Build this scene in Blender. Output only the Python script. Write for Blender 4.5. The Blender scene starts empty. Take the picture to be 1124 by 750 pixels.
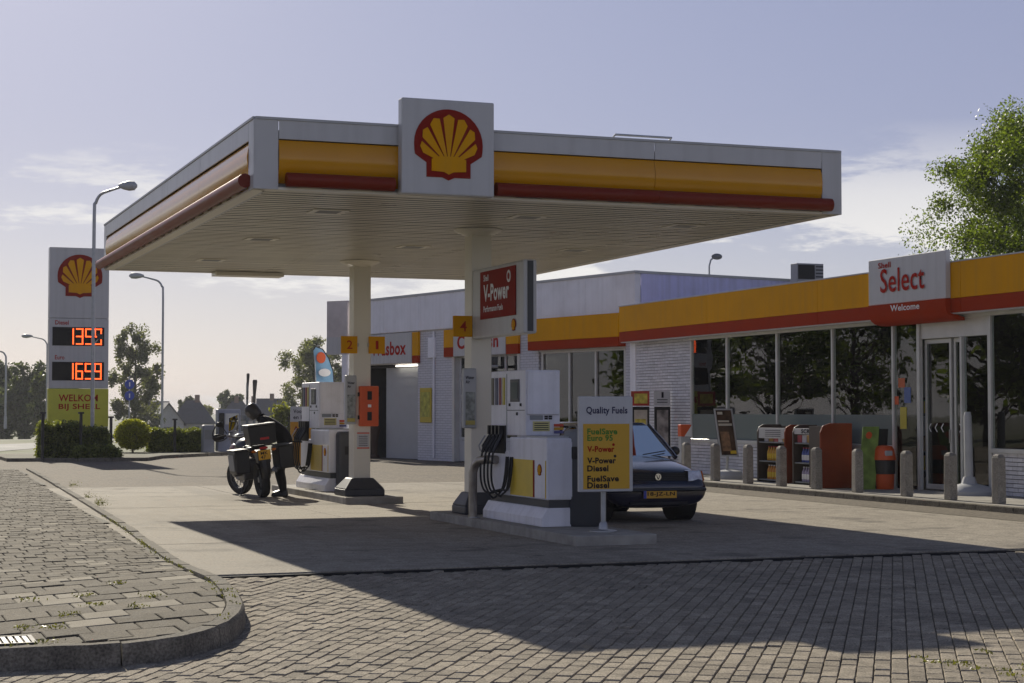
import bpy, bmesh, math, random
import numpy as np
from mathutils import Vector as V, Matrix
R = math.radians
scene = bpy.context.scene
col = scene.collection
# ------------------------------------------------------------------ camera
FPX, CX, CY, HC = 1940.0, 562.0, 375.0, 1.6
PITCH, YAW = math.atan(76/FPX), R(20.6)
cd = bpy.data.cameras.new('camera'); cam = bpy.data.objects.new('camera', cd); col.objects.link(cam)
cd.sensor_width = 36; cd.lens = 36*FPX/1124; cd.clip_start = .1; cd.clip_end = 4000
cam.location = (0, 0, HC); cam.rotation_euler = (R(90)+PITCH, 0, -YAW)
scene.camera = cam
# ------------------------------------------------------------------ sky and sun
SUN_EL, SUN_AZ = R(28.4), R(-0.3)          # azimuth measured from +Y, towards +X
w = bpy.data.worlds.new('World'); scene.world = w; w.use_nodes = True
nt = w.node_tree; nt.nodes.clear(); N = nt.nodes.new; L = nt.links.new
out = N('ShaderNodeOutputWorld'); bg = N('ShaderNodeBackground'); bg.inputs[1].default_value = .062
sky = N('ShaderNodeTexSky'); sky.sky_type = 'NISHITA'; sky.sun_disc = False
sky.sun_elevation = SUN_EL; sky.sun_rotation = SUN_AZ
sky.air_density = 1.0; sky.dust_density = .8; sky.ozone_density = 3.0; sky.altitude = 0
tc = N('ShaderNodeTexCoord'); mp = N('ShaderNodeMapping'); mp.inputs['Scale'].default_value = (3.2, 3.2, 15)
mp.inputs['Location'].default_value = (1.7, 4.1, .74)
nz = N('ShaderNodeTexNoise'); nz.inputs['Scale'].default_value = 1.6; nz.inputs['Detail'].default_value = 10; nz.inputs['Roughness'].default_value = .64
rp = N('ShaderNodeMapRange'); rp.interpolation_type = 'SMOOTHSTEP'; rp.inputs[1].default_value = .50; rp.inputs[2].default_value = .58
sx = N('ShaderNodeSeparateXYZ')
band = N('ShaderNodeValToRGB'); e = band.color_ramp.elements      # cloud bank lies low above the horizon, all round
e[0].position = 0; e[0].color = (.75,)*3+(1,); e[1].position = .16; e[1].color = (0,)*3+(1,)
k = e.new(.085); k.color = (1,)*3+(1,); k = e.new(.12); k.color = (.7,)*3+(1,)
mu = N('ShaderNodeMath'); mu.operation = 'MULTIPLY'
cm = N('ShaderNodeMix'); cm.data_type = 'RGBA'; cm.inputs[7].default_value = (13.6, 13.3, 13.0, 1)
hz = N('ShaderNodeMix'); hz.data_type = 'RGBA'                     # the sky's own blue is washed out a little, as on a hazy day
hcol = N('ShaderNodeMix'); hcol.data_type = 'RGBA'; hcol.inputs[6].default_value = (11.2, 11.0, 11.8, 1); hcol.inputs[7].default_value = (5.9, 5.65, 8.7, 1)
hm_ = N('ShaderNodeMapRange'); hm_.interpolation_type = 'SMOOTHSTEP'; hm_.inputs[1].default_value = -.02; hm_.inputs[2].default_value = .17
L(sx.outputs[2], hm_.inputs[0]); L(hm_.outputs[0], hcol.inputs[0]); L(hcol.outputs[2], hz.inputs[7])
hr = N('ShaderNodeValToRGB'); e = hr.color_ramp.elements; e[0].position = 0; e[0].color = (.72,)*3+(1,); e[1].position = .75; e[1].color = (.06,)*3+(1,); k = e.new(.10); k.color = (.62,)*3+(1,); k = e.new(.32); k.color = (.48,)*3+(1,)
L(sx.outputs[2], hr.inputs[0]); L(hr.outputs[0], hz.inputs[0])
L(tc.outputs['Generated'], mp.inputs[0]); L(mp.outputs[0], nz.inputs[0]); L(nz.outputs[0], rp.inputs[0])
L(tc.outputs['Generated'], sx.inputs[0]); L(sx.outputs[2], band.inputs[0])
L(rp.outputs[0], mu.inputs[0]); L(band.outputs[0], mu.inputs[1]); L(mu.outputs[0], cm.inputs[0])
L(sky.outputs[0], hz.inputs[6]); L(hz.outputs[2], cm.inputs[6]); L(cm.outputs[2], bg.inputs[0]); L(bg.outputs[0], out.inputs[0])
sd = bpy.data.lights.new('sun', 'SUN'); so = bpy.data.objects.new('sun', sd); col.objects.link(so)
sd.energy = 5.0; sd.angle = R(.53); sd.color = (1, .92, .77)
sdir = V((math.sin(SUN_AZ)*math.cos(SUN_EL), math.cos(SUN_AZ)*math.cos(SUN_EL), math.sin(SUN_EL)))
so.rotation_euler = sdir.to_track_quat('Z', 'Y').to_euler(); so.location = sdir*60
scene.view_settings.view_transform = 'Standard'; scene.view_settings.look = 'None'
scene.view_settings.gamma = 1; scene.view_settings.use_curve_mapping = False
scene.view_settings.exposure = 0.08
scene.cycles.max_bounces = 8; scene.cycles.transparent_max_bounces = 16

# ------------------------------------------------------------------ pixel -> place helpers (distance always from a surface)
FW = V((math.sin(YAW)*math.cos(PITCH), math.cos(YAW)*math.cos(PITCH), math.sin(PITCH)))
RT = V((math.cos(YAW), -math.sin(YAW), 0)); UPV = RT.cross(FW); CO = V((0, 0, HC))
def ray(x, y): return FW + RT*((x-CX)/FPX) - UPV*((y-CY)/FPX)
def onz(x, y, z=0): d = ray(x, y); return CO + d*((z-HC)/d.z)
def onx(x, y, X): d = ray(x, y); return CO + d*(X/d.x)
def ony(x, y, Y): d = ray(x, y); return CO + d*(Y/d.y)
def sstep(a, b, x):
    t = min(1, max(0, (x-a)/(b-a))); return t*t*(3-2*t)
def G(x, y):                                 # drive and pavement fall gently to the gully at lower left
    u = max(0, min(6, 3.4-x)); u = u*u/(u+.6)
    return -.06*u*(1-sstep(15.5, 21, y))
def ong(x, y, h=0):
    p = onz(x, y, h)
    for _ in range(12): p = onz(x, y, G(p.x, p.y)+h)
    return p
# ------------------------------------------------------------------ mesh builder
WM = {}
class Fr:                                    # a flat frame: a to the right, b up, c out of the face
    def __init__(s, o, r, n, u=(0, 0, 1)): s.o, s.r, s.u, s.n = V(o), V(r).normalized(), V(u).normalized(), V(n).normalized()
    def P(s, a, b, c=0): return s.o + s.r*a + s.u*b + s.n*c
def FX(x, y, z): return Fr((x, y, z), (0, -1, 0), (-1, 0, 0))      # face looking to -X
def FY(x, y, z): return Fr((x, y, z), (1, 0, 0), (0, -1, 0))       # face looking to -Y
FZ = Fr((0, 0, 0), (1, 0, 0), (0, 0, 1), (0, 1, 0))
class MB:
    def __init__(s): s.v, s.f, s.m = [], [], []
    def add(s, vs, fs, mi=0):
        o = len(s.v); s.v += [V(q) for q in vs]; s.f += [[i+o for i in f] for f in fs]; s.m += [mi]*len(fs); return s
    def hexa(s, p, mi=0): return s.add(p, [(0,3,2,1),(4,5,6,7),(0,1,5,4),(1,2,6,5),(2,3,7,6),(3,0,4,7)], mi)
    def box(s, x0, x1, y0, y1, z0, z1, mi=0):
        return s.hexa([(x0,y0,z0),(x1,y0,z0),(x1,y1,z0),(x0,y1,z0),(x0,y0,z1),(x1,y0,z1),(x1,y1,z1),(x0,y1,z1)], mi)
    def fbox(s, fr, a0, a1, b0, b1, c0, c1, mi=0):
        P = fr.P; return s.hexa([P(a0,b0,c0),P(a1,b0,c0),P(a1,b1,c0),P(a0,b1,c0),P(a0,b0,c1),P(a1,b0,c1),P(a1,b1,c1),P(a0,b1,c1)], mi)
    def prism(s, fr, pts, c0, c1, mi=0):
        n = len(pts); vs = [fr.P(a, b, c0) for a, b in pts]+[fr.P(a, b, c1) for a, b in pts]
        return s.add(vs, [list(range(n))[::-1], list(range(n, 2*n))]+[(i, (i+1) % n, (i+1) % n+n, i+n) for i in range(n)], mi)
    def tube(s, pts, r, n=8, mi=0, caps=True):
        pts = [V(p) for p in pts]; rs = r if isinstance(r, (list, tuple)) else [r]*len(pts)
        vs, fs = [], []; pv = None
        for i, p in enumerate(pts):
            t = (pts[min(i+1, len(pts)-1)]-pts[max(i-1, 0)]).normalized()
            if pv is None: a = t.orthogonal().normalized()
            else:
                a = pv-t*pv.dot(t); a = a.normalized() if a.length > 1e-6 else t.orthogonal().normalized()
            pv = a; b = t.cross(a)
            vs += [p+(a*math.cos(2*math.pi*j/n)+b*math.sin(2*math.pi*j/n))*rs[i] for j in range(n)]
        for i in range(len(pts)-1):
            fs += [(i*n+j, i*n+(j+1) % n, (i+1)*n+(j+1) % n, (i+1)*n+j) for j in range(n)]
        if caps: fs += [list(range(n))[::-1], list(range((len(pts)-1)*n, len(pts)*n))]
        return s.add(vs, fs, mi)
    def cyl(s, p0, p1, r0, r1=None, n=16, mi=0): return s.tube([p0, p1], [r0, r0 if r1 is None else r1], n, mi)
    def lathe(s, c, prof, n=20, mi=0, mat=None):
        vs, fs = [], []; c = V(c)
        for r, z in prof: vs += [V((r*math.cos(2*math.pi*j/n), r*math.sin(2*math.pi*j/n), z)) for j in range(n)]
        if mat is not None: vs = [mat @ q for q in vs]
        vs = [q+c for q in vs]
        for i in range(len(prof)-1): fs += [(i*n+j, i*n+(j+1) % n, (i+1)*n+(j+1) % n, (i+1)*n+j) for j in range(n)]
        if prof[0] != prof[-1]: fs += [list(range(n))[::-1], list(range((len(prof)-1)*n, len(prof)*n))]
        return s.add(vs, fs, mi)
    def ball(s, c, r, n=12, mi=0):
        r = (r, r, r) if not isinstance(r, (tuple, list)) else r; h = n//2
        prof = [(math.sin(math.pi*i/h), -math.cos(math.pi*i/h)) for i in range(1, h)]; prof = [(.001, -1)]+prof+[(.001, 1)]
        return s.lathe(c, prof, n, mi, Matrix.Diagonal(r))
    def build(s, name, mats, parent=None, smooth=False, bev=0, loc=None, local=False, ang=35, seg=2):
        me = bpy.data.meshes.new(name); vs = s.v; base = V((0, 0, 0))
        if not local:
            if parent is not None: inv = WM[parent.as_pointer()].inverted(); vs = [inv @ q for q in vs]
            elif loc is not None: base = V(loc); vs = [q-base for q in vs]
        me.from_pydata([tuple(q) for q in vs], [], s.f)
        bm = bmesh.new(); bm.from_mesh(me); bmesh.ops.recalc_face_normals(bm, faces=bm.faces); bm.to_mesh(me); bm.free()
        mats = mats if isinstance(mats, (list, tuple)) else [mats]
        for m in mats: me.materials.append(m)
        if len(mats) > 1: me.polygons.foreach_set('material_index', s.m)
        if smooth: me.shade_smooth(); me.set_sharp_from_angle(angle=R(ang))
        o = bpy.data.objects.new(name, me); col.objects.link(o); o.location = base
        if parent is not None: o.parent = parent; o.location = (0, 0, 0); WM[o.as_pointer()] = WM[parent.as_pointer()]
        else: WM[o.as_pointer()] = Matrix.Translation(base)
        if bev:
            b = o.modifiers.new('bevel', 'BEVEL'); b.width = bev; b.segments = seg; b.limit_method = 'ANGLE'; b.angle_limit = R(40)
            b.harden_normals = False
        return o
def tag(o, label=None, cat=None, group=None, kind=None):
    for k_, v_ in (('label', label), ('category', cat), ('group', group), ('kind', kind)):
        if v_: o[k_] = v_
    return o
def thing(name, label, cat, loc=(0, 0, 0), rz=0, group=None):
    o = bpy.data.objects.new(name, None); col.objects.link(o); o.empty_display_size = .2
    o.location = loc; o.rotation_euler = (0, 0, rz); WM[o.as_pointer()] = Matrix.Translation(V(loc)) @ Matrix.Rotation(rz, 4, 'Z')
    return tag(o, label, cat, group)
def copy_tree(o, parent=None):
    c = o.copy(); col.objects.link(c)
    if parent is not None: c.parent = parent
    for ch in list(o.children): copy_tree(ch, c)
    return c
def npmesh(name, co, quads, mat, parent=None, loc=(0, 0, 0), smooth=False):
    me = bpy.data.meshes.new(name); nv, nf = len(co), len(quads); k_ = quads.shape[1]
    me.vertices.add(nv); me.vertices.foreach_set('co', co.astype(np.float32).ravel())
    me.loops.add(nf*k_); me.loops.foreach_set('vertex_index', quads.astype(np.int32).ravel())
    me.polygons.add(nf); me.polygons.foreach_set('loop_start', np.arange(0, nf*k_, k_, dtype=np.int32))
    me.update(calc_edges=True); me.materials.append(mat)
    if smooth: me.shade_smooth()
    o = bpy.data.objects.new(name, me); col.objects.link(o)
    if parent is not None: o.parent = parent; WM[o.as_pointer()] = WM[parent.as_pointer()]
    else: o.location = loc; WM[o.as_pointer()] = Matrix.Translation(V(loc))
    return o
# ------------------------------------------------------------------ materials
MT = {}
def mat(name, c, rough=.5, metal=0, var=.08, vs=3, bump=0, bs=60, spec=.5, rnd=0, grime=0, gs=.6, gcol=(.05, .045, .04), coat=0, speck=0, streak=0, stain=0):
    if name in MT: return MT[name]
    m = bpy.data.materials.new(name); m.use_nodes = True; t = m.node_tree; b = t.nodes['Principled BSDF']
    b.inputs['Roughness'].default_value = rough; b.inputs['Metallic'].default_value = metal; b.inputs['Specular IOR Level'].default_value = spec
    if coat: b.inputs['Coat Weight'].default_value = coat; b.inputs['Coat Roughness'].default_value = .05
    N, L = t.nodes.new, t.links.new
    g = N('ShaderNodeNewGeometry'); n = N('ShaderNodeTexNoise'); n.inputs['Scale'].default_value = vs; n.inputs['Detail'].default_value = 5
    L(g.outputs['Position'], n.inputs['Vector'])
    mx = N('ShaderNodeMix'); mx.data_type = 'RGBA'
    mx.inputs[6].default_value = tuple(max(0, q*(1-var)) for q in c)+(1,); mx.inputs[7].default_value = tuple(min(1, q*(1+var)) for q in c)+(1,)
    r = N('ShaderNodeMapRange'); r.inputs[1].default_value = .3; r.inputs[2].default_value = .7
    L(n.outputs[0], r.inputs[0]); L(r.outputs[0], mx.inputs[0]); c_out = mx.outputs[2]
    if rnd:
        oi = N('ShaderNodeObjectInfo'); ad = N('ShaderNodeMath'); ad.operation = 'ADD'; fr = N('ShaderNodeMath'); fr.operation = 'FRACT'
        L(oi.outputs['Random'], ad.inputs[0]); L(g.outputs['Random Per Island'], ad.inputs[1]); L(ad.outputs[0], fr.inputs[0])
        hs = N('ShaderNodeHueSaturation'); mr = N('ShaderNodeMapRange'); mr.inputs[3].default_value = 1-rnd; mr.inputs[4].default_value = 1+rnd
        L(fr.outputs[0], mr.inputs[0]); L(mr.outputs[0], hs.inputs['Value']); L(c_out, hs.inputs['Color']); c_out = hs.outputs[0]
    if grime:
        n3 = N('ShaderNodeTexNoise'); n3.inputs['Scale'].default_value = gs; n3.inputs['Detail'].default_value = 7; n3.inputs['Roughness'].default_value = .65
        L(g.outputs['Position'], n3.inputs['Vector']); r3 = N('ShaderNodeMapRange'); r3.inputs[1].default_value = .5; r3.inputs[2].default_value = .75; r3.inputs[4].default_value = grime
        L(n3.outputs[0], r3.inputs[0]); m3 = N('ShaderNodeMix'); m3.data_type = 'RGBA'; m3.inputs[7].default_value = gcol+(1,)
        L(r3.outputs[0], m3.inputs[0]); L(c_out, m3.inputs[6]); c_out = m3.outputs[2]
    def tone(fac_, colr, cur):
        mm = N('ShaderNodeMix'); mm.data_type = 'RGBA'; mm.inputs[7].default_value = tuple(colr)+(1,); L(fac_, mm.inputs[0]); L(cur, mm.inputs[6]); return mm.outputs[2]
    def nrange(sc, det, lo, hi, amt, scv=None):
        q = N('ShaderNodeTexNoise'); q.inputs['Scale'].default_value = sc; q.inputs['Detail'].default_value = det; v_ = g.outputs['Position']
        if scv:
            mp_ = N('ShaderNodeMapping'); mp_.inputs['Scale'].default_value = scv; L(v_, mp_.inputs[0]); v_ = mp_.outputs[0]
        L(v_, q.inputs['Vector']); q2 = N('ShaderNodeMapRange'); q2.inputs[1].default_value = lo; q2.inputs[2].default_value = hi; q2.inputs[4].default_value = amt; L(q.outputs[0], q2.inputs[0]); return q2.outputs[0]
    if stain:                                   # oil drips and old patches, shapes of their own
        c_out = tone(nrange(1.1, 3, .60, .68, stain*.7), (.075, .068, .06), c_out); c_out = tone(nrange(5.5, 2, .67, .72, stain), (.05, .046, .042), c_out)
        c_out = tone(nrange(.8, 4, .56, .66, stain*.5, (1.6, .12, 1)), (.11, .10, .085), c_out)
    if streak: c_out = tone(nrange(2.5, 5, .45, .75, streak, (3, 3, .10)), (.16, .15, .14), c_out)
    if speck:
        s4 = nrange(bs, 3, .32, .68, 1); mr4 = N('ShaderNodeMapRange'); mr4.inputs[3].default_value = 1-speck; mr4.inputs[4].default_value = 1+speck; L(s4, mr4.inputs[0])
        h4 = N('ShaderNodeHueSaturation'); L(mr4.outputs[0], h4.inputs['Value']); L(c_out, h4.inputs['Color']); c_out = h4.outputs[0]
    L(c_out, b.inputs['Base Color'])
    n2 = N('ShaderNodeTexNoise'); n2.inputs['Scale'].default_value = bs; n2.inputs['Detail'].default_value = 4; L(g.outputs['Position'], n2.inputs['Vector'])
    rr = N('ShaderNodeMapRange'); rr.inputs[3].default_value = max(.02, rough*.8); rr.inputs[4].default_value = min(1, rough*1.2)
    L(n.outputs[0], rr.inputs[0]); L(rr.outputs[0], b.inputs['Roughness'])
    if bump:
        bp = N('ShaderNodeBump'); bp.inputs['Strength'].default_value = bump; bp.inputs['Distance'].default_value = .01
        L(n2.outputs[0], bp.inputs['Height']); L(bp.outputs[0], b.inputs['Normal'])
    MT[name] = m; return m
def leafmat(name, c, tr=.5, var=.45, sun=(1.6, 1.5, .55)):
    m = bpy.data.materials.new(name); m.use_nodes = True; t = m.node_tree; t.nodes.clear(); N, L = t.nodes.new, t.links.new
    o = N('ShaderNodeOutputMaterial'); d = N('ShaderNodeBsdfPrincipled'); d.inputs['Roughness'].default_value = .45
    tl = N('ShaderNodeBsdfTranslucent'); ms = N('ShaderNodeMixShader'); ms.inputs[0].default_value = tr
    g = N('ShaderNodeNewGeometry'); hs = N('ShaderNodeHueSaturation'); mr = N('ShaderNodeMapRange'); mr.inputs[3].default_value = 1-var; mr.inputs[4].default_value = 1+var
    hs.inputs['Color'].default_value = c+(1,); L(g.outputs['Random Per Island'], mr.inputs[0]); L(mr.outputs[0], hs.inputs['Value']); L(hs.outputs[0], d.inputs['Base Color'])
    ml = N('ShaderNodeMix'); ml.data_type = 'RGBA'; ml.blend_type = 'MULTIPLY'; ml.inputs[0].default_value = 1; ml.inputs[7].default_value = sun+(1,)
    L(hs.outputs[0], ml.inputs[6]); L(ml.outputs[2], tl.inputs['Color']); L(d.outputs[0], ms.inputs[1]); L(tl.outputs[0], ms.inputs[2]); L(ms.outputs[0], o.inputs[0]); return m
def glass(name, tint, ior=1.6, rough=.0):
    m = bpy.data.materials.new(name); m.use_nodes = True; t = m.node_tree; t.nodes.clear(); N, L = t.nodes.new, t.links.new
    o = N('ShaderNodeOutputMaterial'); a = N('ShaderNodeBsdfTransparent'); a.inputs[0].default_value = tint+(1,)
    g = N('ShaderNodeBsdfGlossy'); g.inputs['Roughness'].default_value = rough; g.inputs[0].default_value = (1, 1, 1, 1)
    fr = N('ShaderNodeFresnel'); fr.inputs[0].default_value = ior; ms = N('ShaderNodeMixShader')
    nz_ = N('ShaderNodeTexNoise'); nz_.inputs['Scale'].default_value = 1.3; bp = N('ShaderNodeBump'); bp.inputs['Strength'].default_value = .03; bp.inputs['Distance'].default_value = .05
    ge = N('ShaderNodeNewGeometry'); L(ge.outputs['Position'], nz_.inputs['Vector']); L(nz_.outputs[0], bp.inputs['Height']); L(bp.outputs[0], g.inputs['Normal'])
    L(fr.outputs[0], ms.inputs[0]); L(a.outputs[0], ms.inputs[1]); L(g.outputs[0], ms.inputs[2]); L(ms.outputs[0], o.inputs[0]); return m
def emit(name, c, s):
    m = bpy.data.materials.new(name); m.use_nodes = True; b = m.node_tree.nodes['Principled BSDF']; b.inputs['Base Color'].default_value = c+(1,)
    b.inputs['Emission Color'].default_value = c+(1,); b.inputs['Emission Strength'].default_value = s; return m
white = mat('white_panel', (.54, .54, .545), .35, var=.03, streak=.16, grime=.10, gs=.8, gcol=(.45, .43, .40))
whitew = mat('white_cladding', (.88, .88, .93), .55, var=.04, streak=.10, grime=.35, gs=.5, gcol=(.5, .48, .46))
yellow = mat('yellow_panel', (.74, .345, .004), .55, var=.06, vs=1.2, spec=.05, streak=.10)
tubered = mat('tube_red', (.19, .018, .005), .4, var=.08, vs=2, spec=.25)
red = mat('red_panel', (.36, .034, .006), .55, var=.05, spec=.05)
redd = mat('deep_red', (.26, .014, .008), .6, var=.05, spec=.1)
yelgl = mat('yellow_gloss', (.64, .285, .003), .16, var=.03, spec=.5)
orange = mat('orange_plastic', (.68, .10, .018), .45, var=.06)
soff = mat('soffit_paint', (.74, .70, .60), .3, var=.05, vs=.8)
dark = mat('dark_gap', (.015, .015, .016), .7)
black = mat('black_plastic', (.018, .018, .02), .4)
rubber = mat('rubber', (.022, .022, .022), .8, bump=.1)
grey = mat('grey_paint', (.20, .21, .22), .5)
dgrey = mat('dark_grey_plastic', (.05, .053, .06), .5)
lgrey = mat('light_grey_paint', (.45, .46, .47), .45)
galv = mat('galvanised_steel', (.42, .43, .44), .45, metal=.7, var=.12, vs=8)
steel = mat('brushed_steel', (.55, .55, .56), .28, metal=1)
alu = mat('aluminium_frame', (.62, .62, .60), .4, metal=.35)
chrome = mat('chrome', (.75, .75, .76), .12, metal=1)
concrete = mat('island_concrete', (.36, .34, .30), .85, spec=.12, var=.18, vs=5, bump=.3, bs=70, grime=.35, gs=1.2)
bollc = mat('bollard_concrete', (.30, .28, .245), .9, var=.15, vs=9, bump=.6, bs=60, speck=.3, streak=.3)
kerbc = mat('kerb_concrete', (.175, .158, .128), .9, spec=.12, var=.3, vs=5, bump=1, bs=55, speck=.4, stain=.5, rnd=.10, grime=.4, gs=1.5)
slabc = mat('forecourt_concrete', (.315, .281, .227), .85, spec=.12, var=.20, vs=5, bump=.5, bs=34, speck=.30, stain=.55, rnd=.05, grime=.65, gs=.55, gcol=(.13, .115, .095))
pav = mat('block_paver', (.305, .264, .204), .9, spec=.12, var=.22, vs=13, bump=.9, bs=75, speck=.42, stain=.3, rnd=.20, grime=.3, gs=.8)
pavs = mat('pavement_block', (.148, .128, .096), .9, spec=.12, var=.22, vs=11, bump=.8, bs=70, speck=.42, rnd=.18, grime=.25, gs=.9)
joint = mat('joint_sand', (.10, .092, .066), 1, var=.3, vs=12, bump=.4, bs=150)
brickp = mat('white_painted_brick', (.66, .66, .70), .6, var=.08, vs=9, bump=.25, bs=90, rnd=.10, grime=.2, gs=1.4, gcol=(.3, .29, .28))
mortar = mat('dark_mortar', (.05, .05, .055), .95)
roofm = mat('roof_felt', (.10, .10, .105), .9)
led = emit('led_red', (1, .11, .02), 2.2)
lampw = emit('tube_lamp', (1, .93, .80), 3.0)
textred = mat('lettering_red', (.42, .022, .014), .7, var=.02, spec=.05)
textdk = mat('lettering_dark', (.02, .02, .03), .7, var=.02, spec=.05)
textwh = mat('lettering_white', (.8, .8, .8), .5, var=.02)
textgr = mat('lettering_green', (.10, .26, .05), .7, var=.02, spec=.05)
limey = mat('lime_yellow_panel', (.62, .60, .06), .45, var=.05)
gl_shop = glass('shop_glass', (.80, .86, .82), 1.55)
gl_dark = glass('tinted_glass', (.35, .40, .40), 1.7)
gl_clear = glass('clear_glass', (.85, .87, .87), 1.5)
bark = mat('bark', (.07, .055, .042), .9, var=.3, vs=4, bump=.6, bs=30)

# ------------------------------------------------------------------ lettering and emblem
def lettering(body, fr, a, b, w_, h_, m, parent, name='lettering', bold=.018, c=.004, align='C'):
    cu = bpy.data.curves.new('t', 'FONT'); cu.body = body; cu.size = 1; cu.offset = bold; cu.resolution_u = 3; cu.align_x = 'LEFT'; cu.space_character = 1+2.2*bold; cu.space_line = .95
    ob = bpy.data.objects.new('t', cu); col.objects.link(ob)
    dg = bpy.context.evaluated_depsgraph_get(); me = bpy.data.meshes.new_from_object(ob.evaluated_get(dg))
    bpy.data.objects.remove(ob); bpy.data.curves.remove(cu)
    xs = [v.co.x for v in me.vertices]; ys = [v.co.y for v in me.vertices]
    x0, x1, y0, y1 = min(xs), max(xs), min(ys), max(ys); inv = WM[parent.as_pointer()].inverted()
    for v in me.vertices:
        v.co = inv @ fr.P(a+(v.co.x-x0)/(x1-x0)*w_, b+(v.co.y-y0)/(y1-y0)*h_, c)
    me.materials.clear(); me.materials.append(m); me.name = name
    bm = bmesh.new(); bm.from_mesh(me); bmesh.ops.recalc_face_normals(bm, faces=bm.faces)
    nn = (inv.to_3x3() @ fr.n)
    for f in bm.faces:
        if f.normal.dot(nn) < 0: f.normal_flip()
    bm.to_mesh(me); bm.free()
    o = bpy.data.objects.new(name, me); col.objects.link(o); o.parent = parent; WM[o.as_pointer()] = WM[parent.as_pointer()]; return o
SHELL = [(-1.0, .0), (-.99, -.18), (-.97, -.30), (-.64, -.52), (-.64, -.92), (-.18, -.92), (0, -1.0), (.18, -.92), (.64, -.92), (.64, -.52), (.97, -.30), (.99, -.18), (1.0, .0)]
SHELL += [(math.cos(R(q)), math.sin(R(q))*.98) for q in range(10, 180, 10)]
def emblem(fr, a, b, s, parent, c=0, my=yellow, mr=redd):
    o = MB().prism(fr, [(a+x*s, b+y*s) for x, y in SHELL], c, c+.015*s+.004).build('emblem', mr, parent)
    m = MB(); c1, c2 = c+.015*s+.004, c+.03*s+.008
    m.prism(fr, [(a+x*s, b+y*s) for x, y in [(-.50, -.75), (-.50, -.42), (-.28, -.34), (.28, -.34), (.50, -.42), (.50, -.75), (.14, -.77), (0, -.84), (-.14, -.77)]], c1, c2+.003)
    n = 7; A0, A1 = 202, -22; base = (0, -.60)
    for i in range(n):
        t0, t1 = A0+(A1-A0)*i/n, A0+(A1-A0)*(i+1)/n; pts = []
        g = 4.6
        def arc(t):
            r_ = .82; p = (math.cos(R(t))*r_, math.sin(R(t))*r_*.98); return p
        p0, p1, pm = arc(t0-g*.9), arc(t1+g*.9), arc((t0+t1)/2)
        def near(p, k): return (base[0]+(p[0]-base[0])*k, base[1]+(p[1]-base[1])*k)
        q0, q1 = near(p0, .16), near(p1, .16)
        m.prism(fr, [(a+x*s, b+y*s) for x, y in [q0, q1, near(p1, .96), near(pm, 1.02), near(p0, .96)]], c1, c2)
    m.build('emblem_ribs', my, o); return o
# ================================================================== SETTING: ground, drive, forecourt, pavement, road
rng = random.Random(7)
def far_drop(x, y):
    d = math.hypot(x, y); return -3.3*sstep(105, 210, d)
def sheet(name, xs, ys, fz, m):
    xs, ys = sorted(set(xs)), sorted(set(ys)); co = np.array([(x, y, fz(x, y)) for y in ys for x in xs]); n = len(xs)
    q = np.array([(j*n+i, j*n+i+1, (j+1)*n+i+1, (j+1)*n+i) for j in range(len(ys)-1) for i in range(n-1)])
    return tag(npmesh(name, co, q, m, smooth=True), kind='structure')
def fr_(a, b, n): return [a+(b-a)*i/n for i in range(n+1)]
grass = mat('grass_ground', (.085, .095, .030), .95, var=.4, vs=.35, bump=.8, bs=25, grime=.5, gs=.12, gcol=(.16, .13, .06))
sheet('ground', fr_(-900, -120, 8)+fr_(-120, -12, 18)+fr_(-12, 8, 40)+fr_(8, 140, 22)+fr_(140, 1500, 8), fr_(-300, 0, 6)+fr_(0, 24, 40)+fr_(24, 300, 46)+fr_(300, 2500, 12),
      lambda x, y: G(x, y)-.10+far_drop(x, y), grass)
sheet('block_paved_drive', fr_(-8, 4, 40)+[22], fr_(2, 17.25, 40), lambda x, y: G(x, y)-.042, joint)
drive = bpy.data.objects['block_paved_drive']
yard = mat('yard_brick_paving', (.172, .145, .110), .9, spec=.12, var=.30, vs=5, bump=.8, bs=18, speck=.4, stain=.3, grime=.5, gs=.35, gcol=(.10, .09, .08))
sheet('yard_paving', [-14, 2, 16, 30], [37.72, 50, 68.5], lambda x, y: -.012, yard)
sheet('yard_paving_strip', [15.9, 17.0], [10, 17.2, 37.7], lambda x, y: .004 if y > 17.3 else .003, mat('strip_paving', (.17, .148, .115), .9, spec=.12, var=.45, vs=14, bump=.9, bs=40, grime=.4, gs=2))
# herringbone-free stretcher bond: long lines of the blocks run towards the shop door
paver_parts, paver_rest = [], MB()
PA = R(32.8); ux, uy = math.sin(PA), math.cos(PA); vx, vy = uy, -ux        # u along the blocks, v across
PW, PL, CH = .106, .225, .007
KERB_PX = [(60,527,.03),(110,556,.03),(150,580,.03),(190,607,.04),(225,628,.06),(250,640,.08),(265,652,.1),(271,664,.11),(268,672,.12),(255,683,.12),(230,692,.12),(200,699,.12),(150,706,.12),(100,710,.12),(50,711,.12),(0,714,.12)]
kerb_line = [(4.75, 50.0)]+[tuple(ong(x, y, h)[:2]) for x, y, h in KERB_PX]+[(.2, 12.62), (-1.2, 13.3), (-8, 17.0)]
def kh(y): return .03+.09*(1-sstep(15.0, 19.5, y))                     # kerb stands proud only round the corner
def inside(x, y, off=0):
    for (x0, y0), (x1, y1) in zip(kerb_line, kerb_line[1:]):
        l = math.hypot(x1-x0, y1-y0)
        if ((x1-x0)*(y-y0)-(y1-y0)*(x-x0))/l > -off: return False
    return True
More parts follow.
